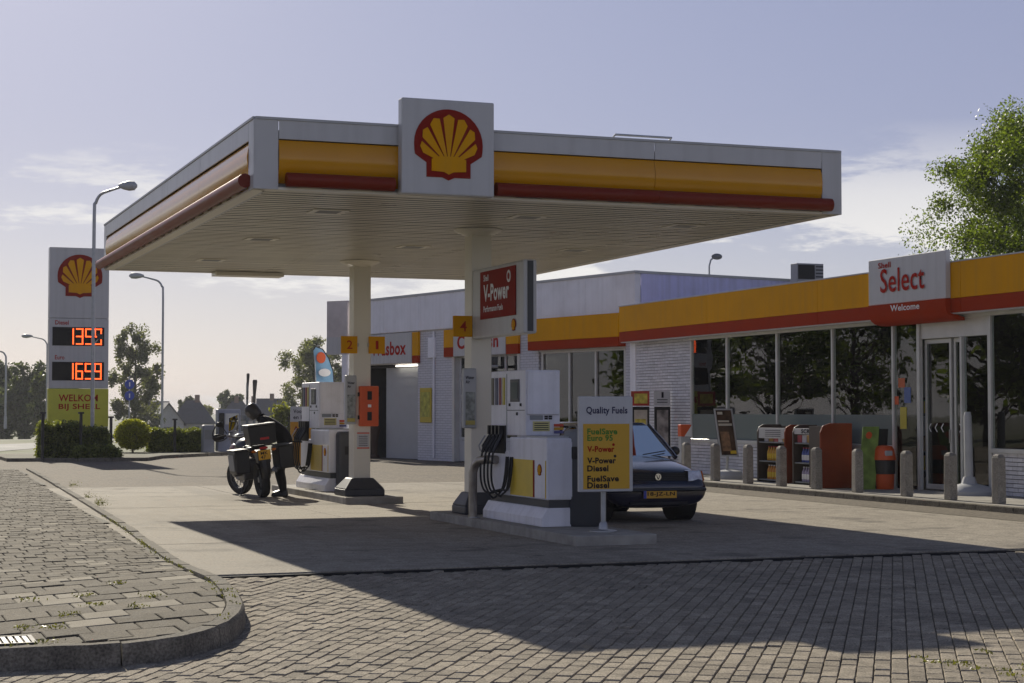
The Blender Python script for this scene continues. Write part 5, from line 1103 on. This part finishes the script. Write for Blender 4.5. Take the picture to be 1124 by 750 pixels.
# ================================================================== CAR
CXc, CYc = 10.86, 22.92
navy = mat('navy_car_paint', (.007, .008, .028), .22, var=.05, coat=.8, spec=.5)
car = thing('parked_car', 'dark navy hatchback facing the camera beside the front island', 'car', (CXc, CYc+1.85, 0))
ST = [  # y, zb, wb, wm, zm, ws, zs, wt, zt
    (0.00, .34, .58, .70, .44, .66, .53, .40, .545), (0.035, .24, .66, .78, .44, .755, .545, .45, .57), (0.075, .22, .70, .80, .46, .745, .60, .45, .665), (.115, .21, .72, .812, .48, .735, .70, .45, .735),
    (.28, .20, .74, .822, .50, .745, .765, .45, .80), (.60, .20, .75, .826, .50, .76, .825, .46, .872), (1.0, .20, .75, .828, .50, .77, .875, .47, .935), (1.25, .20, .75, .828, .52, .775, .895, .5, .95),
    (2.2, .20, .75, .828, .52, .78, .915, .5, .95), (3.2, .21, .75, .825, .52, .775, .92, .5, .95), (3.55, .24, .72, .80, .52, .75, .90, .48, .93), (3.66, .30, .68, .76, .52, .71, .80, .45, .82), (3.70, .36, .62, .70, .52, .66, .70, .4, .71)]
vs, fs = [], []
for (y, zb, wb_, wm, zm, ws, zs, wt, zt) in ST:
    half = [(wb_, zb), (wm, zm), (ws, zs), (wt, zt)]; ring = [(0, zb)]+half+[(0, zt+.008)]+[(-a, b) for a, b in half[::-1]]
    vs += [(a, y, b) for a, b in ring]
n_ = 10
for i in range(len(ST)-1): fs += [(i*n_+j, i*n_+(j+1) % n_, (i+1)*n_+(j+1) % n_, (i+1)*n_+j) for j in range(n_)]
fs += [list(range(n_)), list(range((len(ST)-1)*n_, len(ST)*n_))]
cb_ = MB().add([(x, y-1.85, z) for x, y, z in vs], fs).build('body', navy, car, smooth=True, local=True, ang=80)
sb_ = cb_.modifiers.new('sub', 'SUBSURF'); sb_.levels = 2; sb_.render_levels = 2
for cr in range(1): pass
cutters = []
for yy in (.72, 3.0):
    c = MB().cyl((-1, yy-1.85, .30), (1, yy-1.85, .30), .335, n=28).build('cutter', dark, local=True); cutters.append(c)
for c in cutters:
    c.location = (CXc, CYc+1.85, 0); b_ = cb_.modifiers.new('arch', 'BOOLEAN'); b_.object = c; b_.operation = 'DIFFERENCE'; b_.solver = 'EXACT'
bpy.context.view_layer.update(); dg = bpy.context.evaluated_depsgraph_get(); nm_ = bpy.data.meshes.new_from_object(cb_.evaluated_get(dg)); cb_.modifiers.clear(); cb_.data = nm_
nm_.shade_smooth(); nm_.set_sharp_from_angle(angle=R(40))
for c in cutters: bpy.data.objects.remove(c)
def cp(name, mb, m_, par=None, **k): return mb.build(name, m_, par or car, local=True, **k)
Y0 = -1.85
for sx_ in (-1, 1):                                              # wheel housings, wheels
    for yy in (.72, 3.0):
        cp('wheel_arch', MB().cyl((sx_*.52, yy+Y0, .31), (sx_*.80, yy+Y0, .31), .325, n=24), dark)
        M_ = Matrix.Rotation(R(90), 3, 'Y'); w_ = MB().lathe((sx_*.735, yy+Y0, .285), [(.18, -.085), (.27, -.08), (.285, -.05), (.285, .05), (.27, .08), (.18, .085)], 28, 0, M_); tw = cp('wheel', w_, rubber, smooth=True)
        cp('rim', MB().lathe((sx_*.77, yy+Y0, .285), [(.185, -.04), (.185, .055), (.15, .05), (.06, .035), (.02, .05)], 20, 0, M_), galv, tw, smooth=True)
# greenhouse
gy = [(1.02, .93, .70), (1.62, 1.38, .57), (2.9, 1.40, .56), (3.58, .94, .66)]
vs = []
for y, z, w_ in gy: vs += [(-w_, y+Y0, z), (w_, y+Y0, z)]
bw = .735; bz = .915
g = MB(); g.add([(-.72, 1.0+Y0, .925), (.72, 1.0+Y0, .925), (.575, 1.60+Y0, 1.375), (-.575, 1.60+Y0, 1.375)], [(0, 1, 2, 3)]); cp('windscreen', g, glass('car_glass', (.30, .34, .38), 1.9))
for s_ in (-1, 1): cp('side_window', MB().add([(s_*.745, 1.15+Y0, .93), (s_*.745, 3.35+Y0, .93), (s_*.60, 2.95+Y0, 1.34), (s_*.60, 1.66+Y0, 1.34)], [(0, 1, 2, 3)]), gl_dark)
cp('rear_window', MB().add([(-.68, 3.60+Y0, .95), (.68, 3.60+Y0, .95), (.55, 3.05+Y0, 1.36), (-.55, 3.05+Y0, 1.36)], [(0, 1, 2, 3)]), gl_dark)
cp('roof', MB().hexa([(-.60, 1.58+Y0, 1.36), (.60, 1.58+Y0, 1.36), (.59, 3.08+Y0, 1.36), (-.59, 3.08+Y0, 1.36), (-.52, 1.66+Y0, 1.42), (.52, 1.66+Y0, 1.42), (.52, 2.98+Y0, 1.43), (-.52, 2.98+Y0, 1.43)]), navy, bev=.03, seg=3, smooth=True)
for s_ in (-1, 1):
    cp('pillar', MB().tube([(s_*.735, .98+Y0, .90), (s_*.66, 1.30+Y0, 1.16), (s_*.585, 1.62+Y0, 1.38)], [.035, .03, .03], 8), navy, smooth=True); cp('pillar', MB().tube([(s_*.73, 3.5+Y0, .92), (s_*.58, 3.02+Y0, 1.38)], .06, 8), navy, smooth=True); cp('pillar', MB().tube([(s_*.755, 2.25+Y0, .92), (s_*.60, 2.25+Y0, 1.37)], .03, 8), black, smooth=True)
    mr_ = cp('wing_mirror', MB().ball((s_*.86, 1.28+Y0, .99), (.09, .06, .075)), black, smooth=True)
    hl = cp('headlight', MB().hexa([(s_*.47, .030+Y0, .585), (s_*.745, .085+Y0, .585), (s_*.745, .24+Y0, .60), (s_*.47, .2+Y0, .60), (s_*.47, .075+Y0, .735), (s_*.725, .125+Y0, .735), (s_*.725, .26+Y0, .745), (s_*.47, .24+Y0, .745)]), mat('headlamp', (.62, .65, .70), .12, metal=.4, var=.25, vs=18), bev=.02, seg=3)
    cp('headlight_rim', MB().box(s_*.47-.006, s_*.47+.006, .03+Y0, .2+Y0, .585, .735), black, hl)
    cp('indicator', MB().hexa([(s_*.748, .09+Y0, .585), (s_*.79, .14+Y0, .585), (s_*.80, .30+Y0, .60), (s_*.748, .28+Y0, .60), (s_*.728, .13+Y0, .73), (s_*.765, .17+Y0, .73), (s_*.77, .30+Y0, .73), (s_*.728, .28+Y0, .73)]), mat('amber', (.6, .16, .02), .25), bev=.008)
cp('grille', MB().hexa([(-.465, .040+Y0, .595), (.465, .040+Y0, .595), (.465, .12+Y0, .60), (-.465, .12+Y0, .60), (-.465, .085+Y0, .715), (.465, .085+Y0, .715), (.465, .15+Y0, .715), (-.465, .15+Y0, .715)]), dark)
for i in range(4): cp('grille_bar', MB().box(-.47, .47, .036+i*.009+Y0, .06+i*.009+Y0, .615+i*.024, .622+i*.024), black)
cp('badge', MB().cyl((0, .032+Y0, .655), (0, .075+Y0, .655), .048, n=20), chrome); cp('badge_mark', MB().add([(-.032, .0305+Y0, .68), (-.022, .0305+Y0, .68), (0, .0305+Y0, .632), (.022, .0305+Y0, .68), (.032, .0305+Y0, .68), (.006, .0305+Y0, .618), (-.006, .0305+Y0, .618)], [(0, 1, 2, 6), (2, 3, 4, 5), (6, 2, 5)]), dark)
cp('bumper_strip', MB().tube([(-.80, .17+Y0, .47), (-.74, .03+Y0, .47), (-.5, -.008+Y0, .47), (.5, -.008+Y0, .47), (.74, .03+Y0, .47), (.80, .17+Y0, .47)], .028, 8), black, smooth=True)
cp('lower_grille', MB().box(-.45, .45, -.002+Y0, .05+Y0, .26, .30), dark)
pl_ = cp('number_plate', MB().box(-.26, .26, -.030+Y0, -.02+Y0, .355, .465), mat('plate_yellow', (.72, .38, .02), .4)); cp('plate_band', MB().box(-.26, -.215, -.033+Y0, -.030+Y0, .355, .465), mat('plate_blue', (.05, .07, .4), .4), pl_)
lettering('18-JZ-LN', Fr((CXc-.20, CYc-.0335, .375), (1, 0, 0), (0, -1, 0)), 0, 0, .43, .07, textdk, pl_, bold=.02, c=.0)
for s_ in (-1, 1): cp('wiper', MB().tube([(s_*.3-.1, .98+Y0, .95), (s_*.3+.3, 1.06+Y0, 1.0)], .008, 6), black)
cp('steering_wheel', MB().tube([(.35+.17*math.cos(q*.5), 1.62+Y0, .98+.17*math.sin(q*.5)) for q in range(13)], .015, 6), black)
for s_ in (-.35, .35): cp('seat', MB().box(s_-.2, s_+.2, 2.0+Y0, 2.15+Y0, .5, 1.2), dgrey, bev=.05)
# ================================================================== MOTORCYCLE
BX, BY = 7.20, 32.85
bike = thing('motorcycle', 'touring motorcycle with panniers and top box leaning by the rear pump', 'motorcycle', (BX, BY, 0), R(2))
bike.rotation_euler = (0, R(-7), R(2)); bike.scale = (1.1, 1.0, 1.05); WM[bike.as_pointer()] = Matrix.Translation((BX, BY, 0)) @ bike.rotation_euler.to_matrix().to_4x4() @ Matrix.Diagonal((1.1, 1.0, 1.05, 1))
def bp_(name, mb, m_, par=None, **k): return mb.build(name, m_, par or bike, local=True, **k)
def wheel(c, r, w_, steer, nm):
    M_ = Matrix.Rotation(steer, 3, 'Z') @ Matrix.Rotation(R(90), 3, 'Y')
    o = bp_(nm, MB().lathe(c, [(r-.11, -w_*.6), (r-.03, -w_), (r, -w_*.45), (r, w_*.45), (r-.03, w_), (r-.11, w_*.6), (r-.11, -w_*.6)], 32, 0, M_), rubber, smooth=True)
    bp_('rim', MB().lathe(c, [(r-.125, -.035), (r-.10, -.04), (r-.10, .04), (r-.125, .035), (r-.125, -.035)], 32, 0, M_), dgrey, o, smooth=True)
    sp = MB()
    for k_ in range(20):
        a = k_*math.pi/10; s = (-1)**k_*.03; sp.tube([V(c)+M_ @ V((.05*math.cos(a), .05*math.sin(a), s)), V(c)+M_ @ V(((r-.12)*math.cos(a+.3), (r-.12)*math.sin(a+.3), 0))], .005, 4)
    bp_('spokes', sp, grey, o); bp_('hub', MB().lathe(c, [(.05, -.06), (.06, -.05), (.06, .05), (.05, .06)], 14, 0, M_), grey, o, smooth=True)
    bp_('brake_disc', MB().lathe(c, [(.14, .062), (.14, .068)], 24, 0, M_), steel, o)
wheel((0, -.62, .32), .32, .075, 0, 'rear_wheel'); wheel((-.03, .90, .33), .33, .055, R(26), 'front_wheel')
bp_('engine', MB().box(-.17, .17, -.05, .42, .30, .66).box(-.30, -.16, .1, .32, .38, .56).box(.16, .30, .1, .32, .38, .56), mat('engine_grey', (.12, .12, .125), .45, metal=.6), bev=.03)
bp_('frame', MB().tube([(0, .75, .85), (.0, .45, .88), (0, -.1, .72), (0, -.62, .80), (0, -.95, .86)], .03).tube([(0, -.62, .32), (.09, -.3, .40), (.1, 0, .45)], .04), black, smooth=True)
bp_('tank', MB().ball((0, .28, .88), (.20, .34, .17), 16), mat('tank_grey', (.06, .06, .065), .3, metal=.5), smooth=True)
bp_('side_fairing', MB().ball((-.16, .50, .80), (.08, .26, .16), 12).ball((.16, .50, .80), (.08, .26, .16), 12), mat('fairing_red', (.16, .05, .045), .3), smooth=True)
bp_('seat', MB().box(-.15, .15, -.62, .08, .82, .91), black, bev=.04, seg=3)
bp_('tail_guard', MB().hexa([(-.11, -1.0, .62), (.11, -1.0, .62), (.10, -.8, .62), (-.10, -.8, .62), (-.10, -.98, .84), (.10, -.98, .84), (.10, -.6, .86), (-.10, -.6, .86)]), black, bev=.02)
bp_('rear_mudguard', MB().tube([(0, -.98, .66), (0, -1.02, .50), (0, -1.0, .36)], [.09, .085, .07], 8), black, smooth=True)
bp_('luggage_rack', MB().tube([(-.16, -.40, .93), (-.16, -.98, .93), (.16, -.98, .93), (.16, -.40, .93)], .014).tube([(-.26, -.4, .72), (-.26, -.95, .72)], .012).tube([(.26, -.4, .72), (.26, -.95, .72)], .012), black)
tb = bp_('top_box', MB().hexa([(-.22, -1.06, .95), (.22, -1.06, .95), (.22, -.66, .95), (-.22, -.66, .95), (-.235, -1.05, 1.28), (.235, -1.05, 1.28), (.235, -.64, 1.28), (-.235, -.64, 1.28)]), mat('box_black', (.014, .014, .016), .45), bev=.02)
bp_('box_lid', MB().box(-.24, .24, -1.07, -.63, 1.285, 1.31), grey, tb, bev=.012); bp_('reflector', MB().box(-.05, .10, -1.068, -1.06, 1.03, 1.07), mat('reflector_red', (.5, .02, .02), .3), tb)
for s_ in (-1, 1):
    pn = bp_('pannier', MB().box(s_*.25 if s_ > 0 else -.50, .50 if s_ > 0 else -.25, -1.02, -.48, .48, .88), mat('pannier_black', (.016, .016, .018), .45), bev=.025); x0 = s_*.502
    bp_('pannier_face', MB().box(min(x0, x0+s_*.012), max(x0, x0+s_*.012), -.95, -.55, .54, .82), grey, pn, bev=.005); bp_('pannier_lid', MB().box(s_*.262 if s_ > 0 else -.508, .508 if s_ > 0 else -.262, -1.028, -.472, .882, .905), dgrey, pn, bev=.008)
    bp_('mirror_arm', MB().tube([(s_*.25, .55, 1.15), (s_*.33, .52, 1.30)], .008), black); bp_('mirror', MB().ball((s_*.36, .52, 1.33), (.075, .03, .05)), black, smooth=True)
    bp_('fork', MB().tube([(s_*.09-.03, .92, .34), (s_*.09-.01, .74, .78), (s_*.09, .62, 1.08)], [.026, .03, .026]), galv, smooth=True)
    bp_('grip', MB().tube([(s_*.28, .50, 1.12), (s_*.44, .42-.08*s_, 1.10)], .02), rubber); bp_('hand_guard', MB().ball((s_*.40, .54-.08*s_, 1.10), (.10, .03, .06)), black, smooth=True)
    bp_('turn_signal', MB().ball((s_*.17, -1.0, .84), (.045, .03, .025)), MT['amber'] if 'amber' in MT else orange, smooth=True)
bp_('handlebar', MB().tube([(-.28, .50, 1.12), (-.12, .58, 1.06), (.12, .58, 1.06), (.28, .50, 1.12)], .014), steel)
bp_('windscreen', MB().add([(-.20, .72, 1.02), (0, .80, 1.02), (.20, .72, 1.02), (-.17, .60, 1.42), (0, .66, 1.46), (.17, .60, 1.42)], [(0, 1, 4, 3), (1, 2, 5, 4)]), glass('screen_clear', (.75, .78, .80), 1.9), smooth=True)
bp_('cockpit', MB().ball((0, .72, .98), (.17, .16, .14)), mat('fairing_white', (.16, .16, .19), .3), smooth=True); bp_('headlamp', MB().ball((0, .86, .97), (.10, .05, .08)), chrome, smooth=True)
pl2 = bp_('number_plate', MB().box(-.105, .105, -1.035, -1.025, .68, .85), MT['plate_yellow'], bev=.004); lettering('MK\n47', Fr(WM[bike.as_pointer()] @ V((-.07, -1.037, .70)), WM[bike.as_pointer()].to_3x3() @ V((1, 0, 0)), WM[bike.as_pointer()].to_3x3() @ V((0, -1, 0)), WM[bike.as_pointer()].to_3x3() @ V((0, 0, 1))), 0, 0, .14, .13, textdk, pl2, c=.001)
bp_('tail_light', MB().box(-.07, .07, -1.03, -1.0, .865, .905), MT['reflector_red'], bev=.01); bp_('exhaust', MB().tube([(.16, .2, .34), (.20, -.2, .36), (.22, -.75, .48)], [.03, .035, .055], 12), steel, smooth=True)
bp_('side_stand', MB().tube([(-.12, .02, .34), (-.26, -.06, .06)], .015), black); bp_('stand_foot', MB().box(-.30, -.22, -.09, -.03, .045, .06), black)
bp_('beak', MB().tube([(0, .78, .86), (0, .98, .80), (0, 1.1, .74)], [.10, .075, .02], 8), mat('fairing_red', (.45, .1, .08)), smooth=True); bp_('front_mudguard', MB().tube([(-.03+.03*math.cos(0), .90+.36*math.cos(a), .33+.36*math.sin(a)) for a in (R(40), R(65), R(90), R(115), R(140))], .06, 8), black, smooth=True)
# ================================================================== PERSON, bent over the tank, on the pump side of the motorcycle
PX_, PY_ = 7.62, 32.62
person = thing('person', 'rider in black clothes and helmet bending over the motorcycle tank', 'person', (PX_, PY_, 0), R(75))
# local frame: +Y is where the person faces (towards the motorcycle), +X to the person's right
J = {'pel': (0, -.13, .93, .19), 'sp1': (0, -.09, 1.07, .19), 'sp2': (0, .05, 1.24, .20), 'chest': (0, .20, 1.37, .20), 'neck': (0, .36, 1.475, .08), 'nk2': (0, .41, 1.51, .066)}
for s_, k_ in ((-1, 'l'), (1, 'r')):
    J.update({k_+'hip': (s_*.11, -.11, .87, .14), k_+'kn': (s_*.14, .03, .49, .10), k_+'cf': (s_*.145, -.02, .32, .095), k_+'an': (s_*.145, -.06, .10, .07), k_+'ft': (s_*.14, .04, .045, .045), k_+'to': (s_*.15, .14, .035, .038),
              k_+'sh': (s_*.21, .27, 1.40, .105), k_+'el': (s_*.27, .36, 1.13, .075), k_+'fa': (s_*.22, .42, 1.05, .048), k_+'wr': (s_*.17, .52, .99, .036), k_+'pm': (s_*.16, .57, .965, .036)})
ED = [('pel', 'sp1'), ('sp1', 'sp2'), ('sp2', 'chest'), ('chest', 'neck'), ('neck', 'nk2')]
for k_ in 'lr': ED += [('pel', k_+'hip'), (k_+'hip', k_+'kn'), (k_+'kn', k_+'cf'), (k_+'cf', k_+'an'), (k_+'an', k_+'ft'), (k_+'ft', k_+'to'), ('chest', k_+'sh'), (k_+'sh', k_+'el'), (k_+'el', k_+'fa'), (k_+'fa', k_+'wr'), (k_+'wr', k_+'pm')]
keys = list(J); me = bpy.data.meshes.new('body'); me.from_pydata([J[k_][:3] for k_ in keys], [(keys.index(a), keys.index(b)) for a, b in ED], [])
bo = bpy.data.objects.new('body', me); col.objects.link(bo); bo.parent = person
sk = bo.modifiers.new('skin', 'SKIN'); su = bo.modifiers.new('sub', 'SUBSURF'); su.levels = su.render_levels = 2
for i, k_ in enumerate(keys): r_ = J[k_][3]; me.skin_vertices[0].data[i].radius = (r_, r_*(.85 if k_ in ('pel', 'sp1', 'sp2', 'chest') else 1)); me.skin_vertices[0].data[i].use_root = (k_ == 'pel')
jk = mat('black_textile', (.013, .013, .016), .75, var=.3, vs=12, bump=.5, bs=25)
bpy.context.view_layer.update(); nm_ = bpy.data.meshes.new_from_object(bo.evaluated_get(bpy.context.evaluated_depsgraph_get())); bo.modifiers.clear(); bo.data = nm_; nm_.materials.clear(); nm_.materials.append(jk); nm_.shade_smooth()
WM[bo.as_pointer()] = WM[person.as_pointer()]
skin = mat('skin', (.45, .27, .20), .5)
hc = V((0, .52, 1.585)); tl_ = Matrix.Rotation(R(-38), 3, 'X')
def pp(name, mb, m_, par=None, **k): return mb.build(name, m_, par or person, local=True, **k)
hd = pp('head', MB().lathe(hc, [(.01, -.125), (.05, -.115), (.075, -.06), (.083, 0), (.085, .05), (.06, .10), (.01, .12)], 16, 0, tl_), skin, smooth=True)
pp('nose', MB().ball(hc+tl_ @ V((0, .095, -.01)), (.012, .02, .022)), skin, hd, smooth=True)
for s_ in (-1, 1): pp('eye', MB().ball(hc+tl_ @ V((s_*.032, .078, .02)), .011), textdk, hd); pp('ear', MB().ball(hc+tl_ @ V((s_*.085, 0, 0)), (.012, .025, .032)), skin, hd, smooth=True)
pp('mouth', MB().box(-.02, .02, hc.y+.045, hc.y+.055, hc.z-.105, hc.z-.10), textred, hd)
hm = MB().lathe(hc+V((0, -.005, .005)), [(.085, -.145), (.112, -.13), (.128, -.08), (.134, -.02), (.136, .03), (.128, .085), (.10, .13), (.05, .152), (.01, .156)], 24, 0, tl_)
hmo = pp('helmet', hm, mat('helmet_dark', (.035, .033, .036), .3), smooth=True)
vz = MB()
for r0 in range(4):
    pass
vz.add([hc+tl_ @ V((math.sin(a)*.1385, math.cos(a)*.1385, z)) for z in (-.035, .055) for a in [R(q) for q in range(-62, 63, 12)]], [(i, i+1, i+12, i+11) for i in range(10)])
pp('visor', vz, mat('visor_smoke', (.16, .15, .15), .08), hmo, smooth=True)
pp('visor_rim', MB().tube([hc+tl_ @ V((math.sin(R(q))*.139, math.cos(R(q))*.139, .058)) for q in range(-66, 67, 12)], .008, 6), black, hmo)
for s_ in (-1, 1):
    w_ = V((s_*.16, .57, .965)); gl_ = MB(); gl_.hexa([w_+V(q) for q in ((-.04, -.03, -.012), (.04, -.03, -.012), (.042, .05, -.016), (-.042, .05, -.016), (-.04, -.03, .014), (.04, -.03, .014), (.042, .05, .012), (-.042, .05, .012))])
    go = pp('glove', gl_, black, bev=.008)
    for k_, ln in enumerate((.065, .075, .072, .055)):
        x = -.032+k_*.0215; pp('finger', MB().tube([w_+V((x, .04, 0)), w_+V((x, .04+ln*.5, -.012)), w_+V((x, .04+ln*.85, -.045)), w_+V((x, .04+ln*.8, -.07))], [.0095, .009, .0085, .007], 7), black, go, smooth=True)
    pp('thumb', MB().tube([w_+V((-s_*.04, -.01, 0)), w_+V((-s_*.065, .02, -.015)), w_+V((-s_*.06, .05, -.035))], [.011, .010, .008], 7), black, go, smooth=True)
    pp('boot', MB().hexa([(s_*.15-.06, -.15, 0), (s_*.15+.06, -.15, 0), (s_*.15+.05, .17, 0), (s_*.15-.05, .17, 0), (s_*.13-.055, -.12, .16), (s_*.13+.055, -.12, .16), (s_*.15+.045, .15, .075), (s_*.15-.045, .15, .075)]), black, bev=.025, seg=3)
pp('jacket_collar', MB().lathe((0, .36, 1.465), [(.09, -.04), (.095, 0), (.085, .05)], 14, 0, Matrix.Rotation(R(-35), 3, 'X')), jk, smooth=True)
# hose from the rear pump to the tank
tag(MB().tube(smooth_path([(8.20, 33.3, 1.0), (7.95, 33.25, 1.02), (7.7, 33.15, 1.06), (7.42, 33.05, 1.08), (7.26, 33.0, 1.06)], 5), .016, 8).build('filling_hose', rubber, loc=(7.7, 33.1, 1.0), smooth=True), 'black filling hose stretched from the rear pump to the motorcycle', 'hose')

# ================================================================== AIR
hzb = MB().box(-1000, 1600, -340, 2600, -4.8, 14.5).build('haze', [], None); hzb['kind'] = 'stuff'
hm2 = bpy.data.materials.new('haze_air'); hm2.use_nodes = True; ht = hm2.node_tree; ht.nodes.clear(); ho = ht.nodes.new('ShaderNodeOutputMaterial'); pv = ht.nodes.new('ShaderNodeVolumePrincipled')
pv.inputs['Color'].default_value = (.93, .94, .97, 1); pv.inputs['Density'].default_value = .00032; pv.inputs['Anisotropy'].default_value = .1; ht.links.new(pv.outputs[0], ho.inputs['Volume'])
hzb.data.materials.append(hm2)
import OpenImageIO as oiio, numpy as np, sys
im=oiio.ImageBuf('/workdir/render_main.png').get_pixels(oiio.UINT8)[:,:,:3]
k=im.shape[1]/1124
for n,x,y in [('sky tl',50,50),('sky tr',1050,40),('sky mid',600,60),('sky low l',230,390),('sky right',980,180),('conc sun',200,550),('conc sh',420,600),('pav sh',800,650),('pav sun',500,725),('fascia white',285,170),('yellow',700,180),('red',700,212),('soffit',450,270),('sunlit walk',100,600),('shop yellow',820,320),('shop red',820,355),('brick',725,410),('wash wall',580,330),('end wall',760,315),('kerbdark',100,720),('pump',590,440),('tree',1090,200)]:
    X,Y=int(x*k),int(y*k); print(n,im[Y-3:Y+4,X-3:X+4].reshape(-1,3).mean(0).astype(int))
